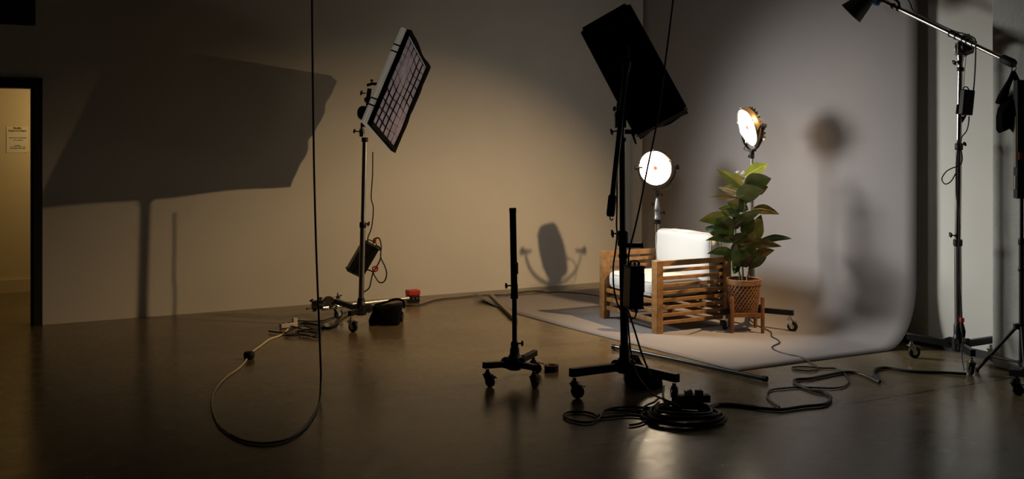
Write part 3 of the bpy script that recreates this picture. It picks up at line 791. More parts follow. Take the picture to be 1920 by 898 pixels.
u = Vector((0,0,1)); v_ = Cv(1,.25,0).normalized(); w_ = u.cross(v_)
ba = ballast('ballast_box', P(1188, 537, 6.5), (u+Cv(.03,0,0)).normalized(), v_, w_, .26, .095, .13, 'black ballast box hanging upright on the tall dark stand')
g = MB(); g.lathe([(.02,0),(.02,.12)], P(1203,530,6.5)-Vector((0,0,.06)), (0,0,1), 16); g.tube(P(1193,578,6.5), P(1193,586,6.5), .013, .009, n=10); g.build('side_knob', M_RUB, ba)
g = MB(); [knob(g, P(x,500,6.5), (0,0,1), .02, .008) for x in (1182,1190,1198)]; g.build('connector', M_RUB, ba)
cable('header_cable', PP(6.5, (1178,498),(1180,470),(1190,430),(1200,385),(1215,310),(1228,250),(1238,190),(1247,120),(1256,50),(1262,0),(1268,-60),(1275,-200)), .0058, 'black cable rising from the upright ballast box across the round lamp to the ceiling')
cable('hanging_cable', PP(6.52, (1157,320),(1157,380),(1156,420),(1157,440),(1154,470),(1150,500),(1151,540),(1158,570),(1166,585)), .0055, 'thin black cable hanging along the left of the tall dark stand')
cable('drop_cable', [P(1193,586,6.5), P(1191,594,6.49), P(1184,597,6.48), P(1172,586,6.47), P(1166,570,6.46)], .005, 'short black cable looping below the upright ballast box')
cable('drop_cable', [P(1176,585,6.48), P(1178,610,6.48), P(1181,645,6.5), P(1184,668,6.52)], .0055, 'black cable falling close beside the tall dark pole to the sandbag')
cable('drop_cable', [P(1177,580,6.45), P(1190,620,6.42), P(1203,662,6.38), P(1215,692,6.33), P(1221,704,6.30)], .0062, 'black cable slanting from the upright ballast box down to the right leg')
cable('drop_cable', [P(1185,668,6.30), P(1192,696,6.22), P(1205,718,6.14), P(1222,738,6.08), P(1236,745,6.05), P(1256,753,6.0), P(1275,763,5.97)], .0055, 'grey-black cable trailing over the sandbag down into the coiled cables', mat('grey_cable', (.07,.065,.055), .5))
sandbag('sandbag', [(1178,667),(1188,665),(1197,667),(1204,682),(1216,695),(1230,699),(1241,708),(1243,722),(1240,734),(1212,735),(1190,733),(1176,727),(1170,712),(1172,690)], 6.72, .26, 'dark saddle sandbag draped over the base of the tall dark stand', None, .02)

# ================================================================= CABLE COILS ON THE FLOOR, RIGHT
cp = G(1283, 785); cp.z = 0
coil = MB()
for i in range(6):
    rnd = random.Random(i+20); pts = []
    rx, ry = .235-.014*i+rnd.uniform(-.012,.012), .20-.012*i
    oc = Vector((rnd.uniform(-.015,.015), rnd.uniform(-.02,.02), 0))
    for k in range(14):
        a = 2*PI*k/14; pts.append(cp+oc+Cv(rx*math.cos(a)*(1+.04*math.sin(3*a+i)), ry*math.sin(a), 0)+Vector((0,0,.010+.009*i+.006*math.sin(2*a+i))))
    coil.path(pts, .0088, 8, closed=True, sub=4)
o = coil.build('coiled_cable', M_CABLE); tag(o, 'thick coil of black cable on the floor in front of the tall dark stand', 'coiled cable'); origin_to(o, cp)
cable('loose_cable', GG(.009, (1216,777),(1190,773),(1160,769),(1135,770),(1128,776),(1122,786),(1100,792),(1072,788),(1057,779),(1066,773),(1092,772),(1112,776),(1126,783),(1150,781),(1182,779),(1208,782),(1230,790)), .0068, 'black cable lying in a flat loop left of the thick coil')
cable('loose_cable', GG(.012, (1123,778),(1132,770),(1150,765),(1180,763),(1210,764),(1240,765),(1262,770)), .0065, 'black cable arching over the flat loop towards the thick coil')
cable('loose_cable', GG(.014, (1236,746),(1226,754),(1214,759),(1206,765),(1214,768),(1240,762),(1262,765),(1280,770)), .0068, 'black cable knotted behind the thick coil below the caster')
cable('loose_cable', GG(.010, (1245,724),(1243,738),(1247,750),(1258,758),(1272,762),(1290,765),(1310,766)), .0068, 'black cable bending round the right caster of the tall dark stand')
cable('loose_cable', GG(.009, (1180,797),(1195,795),(1210,790),(1222,784),(1236,778)), .0068, 'short black cable end poking out in front of the thick coil')
ep = G(1300, 766); ax1 = Cv(.96, .1, 0).normalized(); ax2 = Vector((-ax1.y, ax1.x, 0))
t = thing('extension_socket', (ep.x, ep.y, 0), 'black multi-way socket with a pale plug lying on the thick cable coil', 'extension socket')
MB().box(ep+Vector((0,0,.062)), (.20, .06, .045), (ax1, ax2, Vector((0,0,1)))).build('case', M_RUB, t, bevel=.006)
pz = P(1288, 757, ((ep-Vector((0,0,0))).x*ST+ep.y*CT)); 
MB().box(ep-ax1*.030+Vector((0,0,.098)), (.045,.036,.034), (Cv(.9,.1,.25).normalized(), ax2, Cv(-.25,0,.9).normalized())).build('pale_plug', M_WHITEP, t, bevel=.004)
MB().box(ep+ax1*.035+Vector((0,0,.096)), (.045,.036,.03), (ax1, ax2, Vector((0,0,1)))).build('dark_plug', M_RUB, t, bevel=.004)
cable('loose_cable', GG(.010, (1330,768),(1350,758),(1375,758),(1400,761),(1420,763)), .009, 'short black cable leaving the multi-way socket to the right')
cable('thick_floor_cable', GG(.011, (1312,770),(1330,763),(1345,758.5),(1370,759),(1413,764),(1461,768),(1490,764.5),(1509.6,761.7),(1547,757.7),(1557.7,747),(1549.7,737.7),(1520,731),(1493.6,720),(1491,712),(1520,709.6),(1547,704),(1587,697.6),(1616.5,701.6),(1648.6,716),(1641,706),(1638,700),(1643,692),(1662,689.6),(1707,696),(1760,698),(1795,700),(1812,701)), .010, 'thick black cable winding in big bends over the floor towards the boom stand')
cable('thin_floor_cable', GG(.008, (1404,596),(1410,603),(1421,611),(1435,617),(1445.5,623),(1447,631),(1458,637),(1461,643),(1449,649),(1449,654),(1461.5,660),(1480,665),(1501.6,669.5),(1520,680),(1531,687),(1532,693),(1520,695.5),(1500,694.5),(1487,692.5),(1487,688.5),(1510,687.5),(1540,690),(1568,691),(1583,700),(1592,713.6),(1584,723.7),(1565,727.5),(1547,727.5),(1505,726),(1467,728),(1446,731),(1439,738),(1439.5,746),(1450,756),(1461.5,763)), .0055, 'thin black cable squiggling from the plant over the paper edge to the thick cable')

# ================================================================= ARMCHAIR
CX0, CX1, CY0, CY1 = 4.92, 5.70, 6.94, 7.84
AH = .61
t = thing('armchair', ((CX0+CX1)/2, (CY0+CY1)/2, 0), 'teak slatted wooden armchair with white cushions on the grey paper', 'armchair')
PW = .062; PT = .082
for x, y in ((CX0+PW/2, CY0+PT/2), (CX0+PW/2, CY1-PT/2), (CX1-PW/2, CY0+PT/2), (CX1-PW/2, CY1-PT/2)):
    MB().box((x, y, AH/2+.002), (PW, PT, AH)).build('leg', M_WOOD, t, bevel=.004)
zs = [AH-.025-.0, .525, .462, .400, .338, .276, .214, .152, .090]
for y in (CY0+PT/2-.008, CY1-PT/2+.008):
    for i, z in enumerate(zs):
        hgt = .046 if i == 0 else .030
        MB().box(((CX0+CX1)/2, y, z), (CX1-CX0-2*PW+.004, .022, hgt)).build('side_slat', M_WOOD, t, bevel=.003)
for x, zz in ((CX0+PW/2, [.262, .182, .105]), (CX1-PW/2, zs)):
    for i, z in enumerate(zz):
        MB().box((x, (CY0+CY1)/2, z), (.024, CY1-CY0-2*PT+.004, .036)).build('front_slat' if x < 5.2 else 'back_slat', M_WOOD, t, bevel=.003)
s = MB()
for i in range(8): s.box((CX0+.07+.09*i, (CY0+CY1)/2, .262), (.055, CY1-CY0-2*PT+.06, .018))
s.build('seat_slats', M_WOOD, t, bevel=.002)
def cushion(name, c, size, label, r=.05, bulge=.015, wr=.006, tilt=0):
    mb = MB(); n = 18; hx, hy, hz = (s_/2 for s_ in size); vs = []; fs = []
    def pt(p):
        inner = Vector((max(-hx+r, min(hx-r, p.x)), max(-hy+r, min(hy-r, p.y)), max(-hz+r, min(hz-r, p.z))))
        dd = p-inner
        q = inner+(dd.normalized()*r if dd.length > 1e-9 else dd)
        u_, v_2, w_2 = q.x/hx, q.y/hy, q.z/hz
        k = bulge*(1-u_*u_*.9)*(1-v_2*v_2*.9)*(1-w_2*w_2*.9)*4 if False else 0
        bx = bulge*(1-v_2**2)*(1-w_2**2)*(1 if q.x > 0 else -1)*abs(u_)**3
        by = bulge*(1-u_**2)*(1-w_2**2)*(1 if q.y > 0 else -1)*abs(v_2)**3
        bz = bulge*(1-u_**2)*(1-v_2**2)*(1 if q.z > 0 else -1)*abs(w_2)**3
        q = q+Vector((bx, by, bz))
        nn = noise.noise(Vector((q.x*5+c[0], q.y*5, q.z*5)))*wr+noise.noise(Vector((q.x*14, q.y*14+3, q.z*14)))*wr*.4
        return q+q.normalized()*nn
    faces = [((1,0,0),(0,1,0),(0,0,1)), ((-1,0,0),(0,1,0),(0,0,1)), ((0,1,0),(1,0,0),(0,0,1)), ((0,-1,0),(1,0,0),(0,0,1)), ((0,0,1),(1,0,0),(0,1,0)), ((0,0,-1),(1,0,0),(0,1,0))]
    H_ = Vector((hx, hy, hz)); R = Matrix.Rotation(tilt, 3, 'Y')
    for nn, uu, vv in faces:
        nn, uu, vv = Vector(nn), Vector(uu), Vector(vv); base = len(vs)
        for i in range(n+1):
            for j in range(n+1):
                p = nn+uu*(2*i/n-1)+vv*(2*j/n-1); p = Vector((p.x*hx, p.y*hy, p.z*hz)); vs.append(R @ pt(p)+Vector(c))
        for i in range(n):
            for j in range(n): fs.append((base+i*(n+1)+j, base+(i+1)*(n+1)+j, base+(i+1)*(n+1)+j+1, base+i*(n+1)+j+1))
    mb.add(vs, fs)
    root = thing(name, (c[0], c[1], c[2]-hz), label, 'cushion')
    o = MB(); o.v, o.f, o.m = mb.v, mb.f, mb.m
    me = o.build('cover', M_CUSH, root)
    bm = bmesh.new(); bm.from_mesh(me.data); bmesh.ops.remove_doubles(bm, verts=bm.verts, dist=.0008); bmesh.ops.recalc_face_normals(bm, faces=bm.faces); bm.to_mesh(me.data); bm.free()
    pp = MB(); e = r*.30
    def loop(axis, s_):
        L_ = []
        if axis == 'z': cs = [(-hx+e,-hy+e),(0,-hy+e*.3),(hx-e,-hy+e),(hx-e*.3,0),(hx-e,hy-e),(0,hy-e*.3),(-hx+e,hy-e),(-hx+e*.3,0)]; L_ = [pt(Vector((x, y, s_*(hz-e)))) for x, y in cs]
        else: cs = [(-hy+e,-hz+e),(0,-hz+e*.3),(hy-e,-hz+e),(hy-e*.3,0),(hy-e,hz-e),(0,hz-e*.3),(-hy+e,hz-e),(-hy+e*.3,0)]; L_ = [pt(Vector((s_*(hx-e), y, z))) for y, z in cs]
        return [R @ q+Vector(c) for q in L_]
    for s_ in (-1, 1): pp.path(loop('z' if hz < hx else 'x', s_), .0035, 6, closed=True, sub=6)
    pp.build('piping', M_CUSH, root)
    return root
cushion('seat_cushion', (5.205, (CY0+CY1)/2, .362), (.52, CY1-CY0-.185, .155), 'thick white seat cushion lying on the slatted armchair', r=.055, bulge=.016)
cushion('back_cushion', (5.562, (CY0+CY1)/2, .545), (.15, CY1-CY0-.115, .50), 'upright white back cushion leaning in the slatted armchair', r=.045, bulge=.012, tilt=.04)

# ================================================================= ROUND LED LAMPS
def round_lamp(name, c, n, R, label, mface, tilt_axis, gold):
    """c: centre of the face, n: facing"""
    root = thing(name, c-n*.05, label, 'studio light')
    n = n.normalized()
    hsg = MB(); hsg.lathe([(R*.20, -.105), (R*.55, -.10), (R*.80, -.075), (R*1.04, -.045), (R*1.07, -.03), (R*1.07, .0), (R*1.05, .004), (R*1.0, -.012), (.001, -.013)], c, n, 48, 0)
    u = n.cross(Vector((0,0,1))).normalized(); vv = u.cross(n)
    hsg.build('housing', gold, root)
    fins = MB()
    for i in range(24):
        a = 2*PI*i/24; rd = u*math.cos(a)+vv*math.sin(a)
        fins.box(c-n*.066+rd*R*.86, (.05, .006, .035), (rd, n.cross(rd), n))
    fins.build('cooling_fins', M_BLACK, root)
    rim = MB(); rim.lathe([(R*.985, .002), (R*1.015, .010), (R*1.05, .006), (R*1.05, -.004), (R*.985, -.004)], c, n, 48, cap=False)
    rim.build('rim', M_ALU, root)
    face = MB(); face.lathe([(R*.155, .0015), (R*.6, .0035), (R*.99, .001), (R*.99, -.002), (R*.155, -.002)], c, n, 48, cap=False)
    face.build('lamp_face', mface, root)
    bd = MB(); bd.lathe([(.0005, .004), (R*.085, .004), (R*.085, .0)], c, n, 24, 0, cap=False); bd.build('badge', M_LOGO, root)
    bd = MB(); bd.lathe([(R*.085, .003), (R*.16, .003), (R*.16, -.001), (R*.085, -.001)], c, n, 32, 0, cap=False); bd.build('badge_ring', M_RING, root)
    cl = MB()
    for a in (.3, 1.5, 2.7, 4.5, 5.4):
        rd = u*math.cos(a)+vv*math.sin(a); cl.box(c+rd*R*1.05+n*.004, (.022, .016, .014), (rd, n.cross(rd), n))
    cl.build('filter_clip', M_CHROME, root, bevel=.002)
    # yoke: U in the plane of tilt_axis and down
    tx = tilt_axis.normalized(); piv = c-n*.045
    RY = R*1.28; yk = MB(); pts = []
    for i in range(13):
        a = -PI/2+ (i-6)/6*PI/2
        pts.append(piv+tx*(RY*math.cos(a))+Vector((0,0,RY*math.sin(a)*1.02)))
    up = Vector((0,0,.02))
    for p, q in zip(pts, pts[1:]):
        yk.beam(p, q+(q-p)*.12, .026, .007, tx.cross(Vector((0,0,1))).cross((q-p).normalized()))
    yk.build('yoke', M_BLACK, root)
    kb = MB()
    for s_ in (-1, 1):
        kb.tube(piv+tx*(s_*R*1.02), piv+tx*(s_*R*1.34), .009, n=10)
        kb.lathe([(.014, 0), (.024, .006), (.024, .022), (.014, .03)], piv+tx*(s_*R*1.34), tx*s_, 12)
    kb.build('tilt_knob', M_BLACK, root)
    foot = piv-Vector((0,0,RY*1.02))
    rc = MB(); rc.lathe([(.020, 0), (.020, -.075), (.017, -.08)], foot+Vector((0,0,.008)), (0,0,1), 20); knob(rc, foot-Vector((0,0,.05))+tx*.015, tx, .04, .012); rc.box(foot-tx*.012, (.06,.04,.02), (tx, tx.cross(Vector((0,0,1))), Vector((0,0,1))))
    rc.build('receiver', M_BLACK, root)
    cb = MB(); cb.path([c-n*.09-vv*R*.3, c-n*.12-vv*R*.7+tx*R*.5, foot+tx*.16+Vector((0,0,.02)), foot+tx*.06-Vector((0,0,.01)), foot+tx*.01-Vector((0,0,.02))], .0035, 8); cb.build('lead', M_CABLE, root)
    return root, foot

nA = Vector((-.83, -.52, -.10)).normalized(); cA = P(1229, 315, 9.8)
ra, fA = round_lamp('round_lamp', cA, nA, .163, 'glowing round lamp on a stand behind the white armchair cushion', M_LEDA, Cv(1, .42, 0), mat('lamp_housing', (.05,.04,.03), .35, .6))
hubA = Vector((fA.x, fA.y, .15))
t = thing('rolling_stand', (hubA.x, hubA.y, 0), 'chrome stand rising behind the armchair under the lower round lamp', 'light stand')
def foot_ring(h, rr, a0): return [Vector((h.x+rr*math.cos(a0+i*2*PI/3), h.y+rr*math.sin(a0+i*2*PI/3), 0)) for i in range(3)]
rolling_base(t, hubA, foot_ring(hubA, .42, .35+PI), yaws=(.4, 2., 1.))
zt = fA.z-.07
MB().tube(hubA+Vector((0,0,.05)), Vector((fA.x, fA.y, zt-.26)), .020, n=20).build('lower_pole', M_CHROME, t)
MB().tube(Vector((fA.x, fA.y, zt-.30)), Vector((fA.x, fA.y, zt-.10)), .014, n=20).build('upper_pole', M_CHROME, t)
MB().lathe([(.018,0),(.034,.012),(.034,.03),(.030,.04),(.030,.10),(.034,.105),(.034,.115),(.026,.17),(.017,.20),(.014,.215)], Vector((fA.x, fA.y, zt-.235)), (0,0,1), 24).build('collar', M_STEEL, t)
k = MB(); knob(k, Vector((fA.x, fA.y, zt-.075))-Cv(.02,0,0), Cv(-1,0,.0), .035, .014); knob(k, Vector((fA.x, fA.y, zt-.16))+Cv(.03,0,0), Cv(1,0,.1), .045, .015); k.lathe([(.036,0),(.036,.03)], Vector((fA.x, fA.y, zt-.265)), (0,0,1), 20)
k.build('lock_knob', M_BLACK, t)
MB().tube(Vector((fA.x, fA.y, zt-.10)), Vector((fA.x, fA.y, zt+.01)), .010, n=14).build('spigot', M_CHROME, t)

nB = Vector((-.914, .254, -.316)).normalized(); cB = P(1401.5, 239, 8.8)
txB = nB.cross(Vector((0,0,1))).normalized()
rb, fB = round_lamp('round_lamp', cB, nB, .163, 'glowing round lamp high on a stand above the leafy plant', M_LEDB, txB, M_GOLD)
hubB = Vector((fB.x, fB.y, .15))
t = thing('rolling_stand', (hubB.x, hubB.y, 0), 'chrome rolling stand behind the potted plant under the higher round lamp', 'light stand')
rolling_base(t, hubB, [G(1358, 619), G(1481, 621), Q(1413, 9.15, 0)], yaws=(2.1, .5, 1.))
MB().tube(hubB+Vector((0,0,.05)), Vector((fB.x, fB.y, .85)), .024, n=20).build('lower_pole', M_STEEL, t)
MB().tube(Vector((fB.x, fB.y, .85)), Vector((fB.x, fB.y, fB.z-.13)), .019, n=20).build('upper_pole', M_CHROME, t)
k = MB(); collar(k, Vector((fB.x, fB.y, .85)), (0,0,1), .027, .05); knob(k, Vector((fB.x, fB.y, fB.z-.11))+Cv(.015,0,0), Cv(1,-.2,-.3), .03, .013); k.build('collar', M_BLACK, t)
MB().tube(Vector((fB.x, fB.y, fB.z-.14)), Vector((fB.x, fB.y, fB.z-.04)), .012, n=14).build('spigot', M_CHROME, t)

# ================================================================= PLANT STAND, BASKET, PLANT
pc = Q(1393, 8.60, 0)
leg4 = [Q(1371.5, 8.46, 0), Q(1427.5, 8.46, 0), Q(1381, 8.74, 0), Q(1430, 8.76, 0)]
pc = sum(leg4, Vector((0,0,0)))/4; pc = Q(1394.5, 8.60, 0)
t = thing('plant_stand', (pc.x, pc.y, 0), 'low wooden four-legged plant stand in front of the right round lamp', 'plant stand')
leg4 = [pc+Cv(x, y, 0)*.132 for x, y in ((-.95,-.95), (.98,-.95), (-.92,.95), (.98,.95))]
for l in leg4: MB().lathe([(.013,0),(.015,.02),(.0165,.12),(.0165,.30),(.014,.308)], l, (0,0,1), 18).build('leg', M_WOOD2, t)
b = MB(); b.beam(leg4[0]+Vector((0,0,.150)), leg4[3]+Vector((0,0,.150)), .024, .03); b.build('cross_bar', M_WOOD2, t)
b = MB(); b.beam(leg4[1]+Vector((0,0,.150)), leg4[2]+Vector((0,0,.150)), .024, .03); b.build('cross_bar', M_WOOD2, t)
b = MB(); b.beam(leg4[0]+Vector((0,0,.155)), leg4[1]+Vector((0,0,.155)), .018, .034); b.build('rail', M_WOOD2, t)
t = thing('potted_plant', (pc.x, pc.y, .168), 'tall broad-leaved green plant in a woven rattan basket beside the armchair', 'plant')
zb, zt2 = .172, .440; rb0, rt0 = .112, .142
bs = MB(); NS = 26
for k in range(NS):
    for dr in (-1, 1):
        pts = []
        for i in range(9):
            f_ = i/8; z = zb+.01+(zt2-.035-zb)*f_; r = rb0+(rt0-rb0)*f_**.8+(.0016 if dr > 0 else -.0016)
            a = 2*PI*k/NS+dr*f_*1.25; pts.append(Vector((pc.x+r*math.cos(a), pc.y+r*math.sin(a), z)))
        for p, q in zip(pts, pts[1:]):
            rad = Vector(((p.x+q.x)/2-pc.x, (p.y+q.y)/2-pc.y, 0)).normalized(); bs.beam(p, q+(q-p)*.05, .0125, .0028, rad)
bs.build('basket_weave', M_RATTAN, t)
rm = MB()
rm.lathe([(rt0-.004,-.040),(rt0+.004,-.040),(rt0+.005,-.004),(rt0-.003,0)], (pc.x,pc.y,zt2), (0,0,1), 40, cap=False); rm.path([Vector((pc.x+rt0*math.cos(2*PI*k/24), pc.y+rt0*math.sin(2*PI*k/24), zt2)) for k in range(24)], .006, 8, closed=True, sub=2)
rm.build('basket_rim', M_RATTAN, t)
MB().lathe([(rb0+.002,0),(rb0+.004,.012)], (pc.x,pc.y,zb-.004), (0,0,1), 36).build('basket_base', M_RATTAN, t)
MB().lathe([(rb0-.016,.006),(rt0-.018,.225),(rt0-.024,.225),(rt0-.03,.20)], (pc.x,pc.y,zb), (0,0,1), 36).build('inner_pot', M_POT, t)
MB().lathe([(.01,.205),(rt0-.032,.198)], (pc.x,pc.y,zb), (0,0,1), 30).build('soil', M_SOIL, t)
# stems (crop pixels -> photo pixels)
def K(x, y, dd=0): return P(1290+x/3.59, 290+y/3.59, 8.60+dd)
s_ = MB()
stems = [[(365,900,0),(368,800,0),(360,700,.02),(372,600,.03),(378,500,.02),(380,400,.02),(382,300,0),(380,230,-.02)],
         [(345,900,.03),(350,830,.03),(335,750,.05),(325,660,.04),(322,580,.03),(320,500,.0)],
         [(395,900,-.02),(400,820,-.02),(418,740,-.01),(430,640,0),(440,560,.02),(470,480,.05)]]
for st_ in stems: s_.path([K(*q) for q in st_], [.011,.010,.009,.008,.007,.006,.005,.004][:len(st_)], 8)
fol = {0: MB(), 1: MB(), 2: MB()}; veins = MB()
def leaf(base, tip, w, kind, dd=0., droop=.15, roll=0., bd=0.):
    """base, tip in crop pixels, w width in crop pixels"""
    A = K(base[0], base[1], bd); B = K(tip[0], tip[1], dd); L_ = (B-A).length; ax = (B-A).normalized()
    wm = w/3.59*8.6/FPX*.5*1.14
    view = Cv(0, 1, 0)
    sd = ax.cross(view).normalized()
    nr = sd.cross(ax).normalized()
    if nr.z < 0 and abs(nr.z) > .0: nr = -nr; sd = -sd
    if roll: 
        R = Matrix.Rotation(roll, 3, ax); sd = R @ sd; nr = R @ nr
    nl, nw = 14, 6; vs = []
    upd = Vector((0,0,1))
    for i in range(nl+1):
        t_ = i/nl
        width = wm*1.05*(math.sin(PI*min(1, t_**.72))**.92)*(1 if t_ < .97 else .5)
        if i == 0: width = wm*.03
        cen = A.lerp(B, t_)+upd*(L_*droop*math.sin(PI*t_)*.5)
        for j in range(nw+1):
            s2 = (j/nw*2-1); 
            fold = abs(s2)*width*.15
            ruf = .05*wm*math.sin(t_*15+s2*2)*abs(s2)
            vs.append(cen+sd*(s2*width)+nr*(fold+ruf))
    top = vs; bot = [v-nr*.0007 for v in vs]
    fs = [(i*(nw+1)+j, (i+1)*(nw+1)+j, (i+1)*(nw+1)+j+1, i*(nw+1)+j+1) for i in range(nl) for j in range(nw)]
    m_ = fol[kind]; m_.keep = True
    # orient the upper side towards nr
    v0, v1, v2 = top[fs[40][0]], top[fs[40][1]], top[fs[40][2]]
    if (v1-v0).cross(v2-v1).dot(nr) < 0: fs = [f_[::-1] for f_ in fs]
    m_.add(top, fs)
    veins.path([A.lerp(B, i/6)+upd*(L_*droop*math.sin(PI*i/6)*.5)+nr*.0016 for i in range(7)], [.0022,.002,.0018,.0015,.0012,.001,.0006], 6, sub=3)
LV = [((300,520),(262,470),90,0,.04,0,0), ((345,650),(300,600),92,0,.03,0,0), ((395,330),(352,300),84,0,-.02,0,0), ((410,690),(395,620),96,0,.05,0,0), ((352,455),(330,400),80,0,.05,0,0), ((400,270),(330,250),90,0,.06,.1,0),
 ((386,235),(190,95),58,2,-.05,.05,.3), ((388,160),(310,118),62,1,.10,.05,0), ((383,150),(541,64),78,2,.06,.10,0),
 ((376,228),(562,160),108,0,-.14,.12,0), ((430,240),(540,212),70,1,-.05,-.2,.4), ((352,262),(203,222),50,1,.10,.12,0),
 ((330,292),(146,284),30,1,-.05,.05,.9), ((320,300),(508,234),105,0,-.16,.10,0), ((405,372),(258,322),72,0,-.10,.12,0),
 ((350,395),(203,362),62,2,.02,.15,.3), ((350,405),(215,385),50,0,-.06,.1,0), ((432,368),(616,402),58,1,-.02,.18,.2), ((310,470),(72,446),82,0,-.12,.16,0),
 ((300,560),(184,434),118,0,-.18,.10,0), ((245,545),(110,492),66,0,.06,.14,0), ((310,588),(118,578),52,0,-.10,.16,.3),
 ((300,492),(500,376),62,0,-.12,.12,0), ((300,600),(408,532),66,0,-.08,.1,0), ((436,592),(492,402),88,0,.00,0,0), ((470,586),(702,566),48,0,.03,.14,.4),
 ((338,606),(634,618),62,1,-.12,.10,.1), ((425,706),(584,640),66,1,-.05,.12,.2), ((312,672),(128,666),56,0,-.02,.18,.3),
 ((382,745),(296,640),96,0,-.15,0,0), ((330,722),(305,806),54,0,-.05,0,0), ((408,758),(530,690),66,0,-.08,.12,0),
 ((370,540),(446,430),74,0,-.05,0,0), ((400,640),(350,560),84,0,.05,0,0), ((380,700),(452,612),84,0,-.10,0,0),
 ((420,600),(405,470),80,0,.08,0,0), ((300,500),(345,410),60,0,.05,0,0), ((285,720),(262,640),60,0,.03,0,0), ((392,760),(400,655),80,0,-.12,0,0), ((360,480),(300,400),50,0,0,0,0)]
for L_ in LV:
    b_, tp, w_, kd, dd, dr, rl = L_; leaf(b_, tp, w_, kd, dd*(1.9 if tp[1] > 350 else 1.2)-(.06 if tp[0] < 320 and tp[1] > 400 else 0), dr, rl*(1 if tp[0] > b_[0] else -1))
s_.build('stem', M_STEM, t)
for k_, m_, nm in ((0, M_LEAF, 'foliage'), (1, M_LEAFB, 'bronze_foliage'), (2, M_LEAFL, 'lit_foliage')):
    o = fol[k_].build(nm, m_, t)
    if k_: o['label'] = 'bronze brown leaves' if k_ == 1 else 'leaves coloured pale yellow-green as if light shone through'
veins.build('leaf_veins', M_VEIN, t)

# ================================================================= BOOM STAND WITH SNOOTED HEAD, RIGHT
hub = Q(1797, 7.30, .15)
t = thing('rolling_stand', (hub.x, hub.y, 0), 'tall chrome rolling stand carrying the long boom at the right', 'light stand')
rolling_base(t, hub, [Q(1709, 7.54, 0), Q(1822, 6.99, 0), Q(1858, 7.42, 0)], yaws=(1.2, 2.6, .4), bw=.036, bh=.048)
bt = P(1801, 108, 7.30); m0 = P(1796, 455, 7.30); m1 = P(1798, 275, 7.30)
MB().tube(hub+Vector((0,0,.05)), m0, .0255, n=20).build('lower_pole', M_STEEL, t)
MB().tube(m0, m1, .022, n=20).build('middle_pole', M_CHROME, t)
MB().tube(m1, bt, .0185, n=20).build('upper_pole', M_CHROME, t)
k = MB(); collar(k, m0, (0,0,1), .027, .05); knob(k, m0-Cv(.02,0,-.05), Cv(-1,0,.2), .04, .015); collar(k, m1, (0,0,1), .024, .05); knob(k, m1+Cv(.015,0,.02), Cv(1,0,0), .03, .012)
collar(k, P(1801,130,7.3), (0,0,1), .021, .03); knob(k, P(1797,116,7.3), Cv(-1,0,-.2), .035, .015)
k.lathe([(.032,0),(.032,.10),(.026,.11)], hub+Vector((0,0,.04)), (0,0,1), 22)
k.build('collar', M_BLACK, t)
k = MB(); k.lathe([(.02,0),(.024,.02),(.024,.06),(.015,.07),(.015,.12)], bt-Vector((0,0,.03)), (0,0,1), 20); k.build('receiver', M_CHROME, t)

A, B = P(1645, -3, 7.98), P(1892, 115.5, 6.93)
axb = (B-A).normalized()
def onb(px):     # point of the boom over a photo column
    t0, t1 = 0., 1.
    for _ in range(40):
        tm = (t0+t1)/2; p = A.lerp(B, tm); xx = p.x*CT-p.y*ST; yy = p.x*ST+p.y*CT
        if 960+xx/yy*FPX < px: t0 = tm
        else: t1 = tm
    return A.lerp(B, t0)
t = thing('lighting_boom', onb(1803), 'long chrome boom arm slanting down to the right across the top of the backdrop edge', 'boom arm')
MB().tube(A, B, .0165, n=20).build('tube', M_CHROME, t)
MB().tube(onb(1783), onb(1825), .023, n=20).build('sleeve', M_STEEL, t)
MB().lathe([(.018,0),(.030,.015),(.032,.10),(.026,.115)], onb(1877), axb, 20).build('end_grip', M_RUB, t)
MB().lathe([(.022,0),(.022,.02),(.008,.03),(.006,.045)], onb(1890), axb, 16).build('end_cap', M_CHROME, t)
g = MB(); cgh = P(1806, 84, 7.30)
g.lathe([(.055,-.012),(.062,-.004),(.062,.004),(.055,.012)], P(1804,92,7.32), Cv(.25,-.95,0), 28, 0); g.lathe([(.04,-.03),(.045,-.01),(.045,.02),(.03,.035)], P(1811,88,7.28), Cv(.25,-.95,0), 24, 1)
g.prism([P(1800,66,7.34), P(1812,64,7.34), P(1824,80,7.34), P(1820,100,7.34), P(1806,105,7.34), P(1798,88,7.34)], Cv(.25,-.95,0)*.03, 0)
g.box(P(1800,92,7.30), (.05,.05,.09), (Cv(1,0,0),Cv(0,1,0),Vector((0,0,1))), 0)
for xx in (1783, 1794, 1807, 1815): g.lathe([(.026,-.006),(.026,.006)], onb(xx), axb, 20, 1)
knob(g, P(1820,84,7.25), Cv(.3,-.8,0), .04, .018, 1)
g.build('grip_head', [M_STEEL, M_BLACK], t)
g = MB()
for px, dy in ((1675, 0), (1685, 0)):
    q = onb(px); g.lathe([(.022,-.008),(.022,.008)], q, axb, 16)
g.path([onb(1664)+Vector((0,0,.03)), onb(1672)+Vector((0,0,.055)), onb(1684)+Vector((0,0,.05)), onb(1686)+Vector((0,0,.015))], .010, 8)
g.build('cable_tie', M_RUB, t)
cable('boom_cable', [onb(1676)+Vector((0,0,.16)), onb(1694)+Vector((0,0,.14)), onb(1706)+Vector((0,0,.085)), onb(1713)+Vector((0,0,.035)), onb(1735)+Vector((0,0,.028)), onb(1765)+Vector((0,0,.026)), onb(1790)+Vector((0,0,.03)), onb(1808)+Vector((0,0,.045)), onb(1824)+Vector((0,0,.05)), P(1829,78,7.15), P(1829,110,7.16), P(1827,150,7.18), P(1825,172,7.2)], .0052, 'black cable following the long boom arm down to the hanging battery pack')
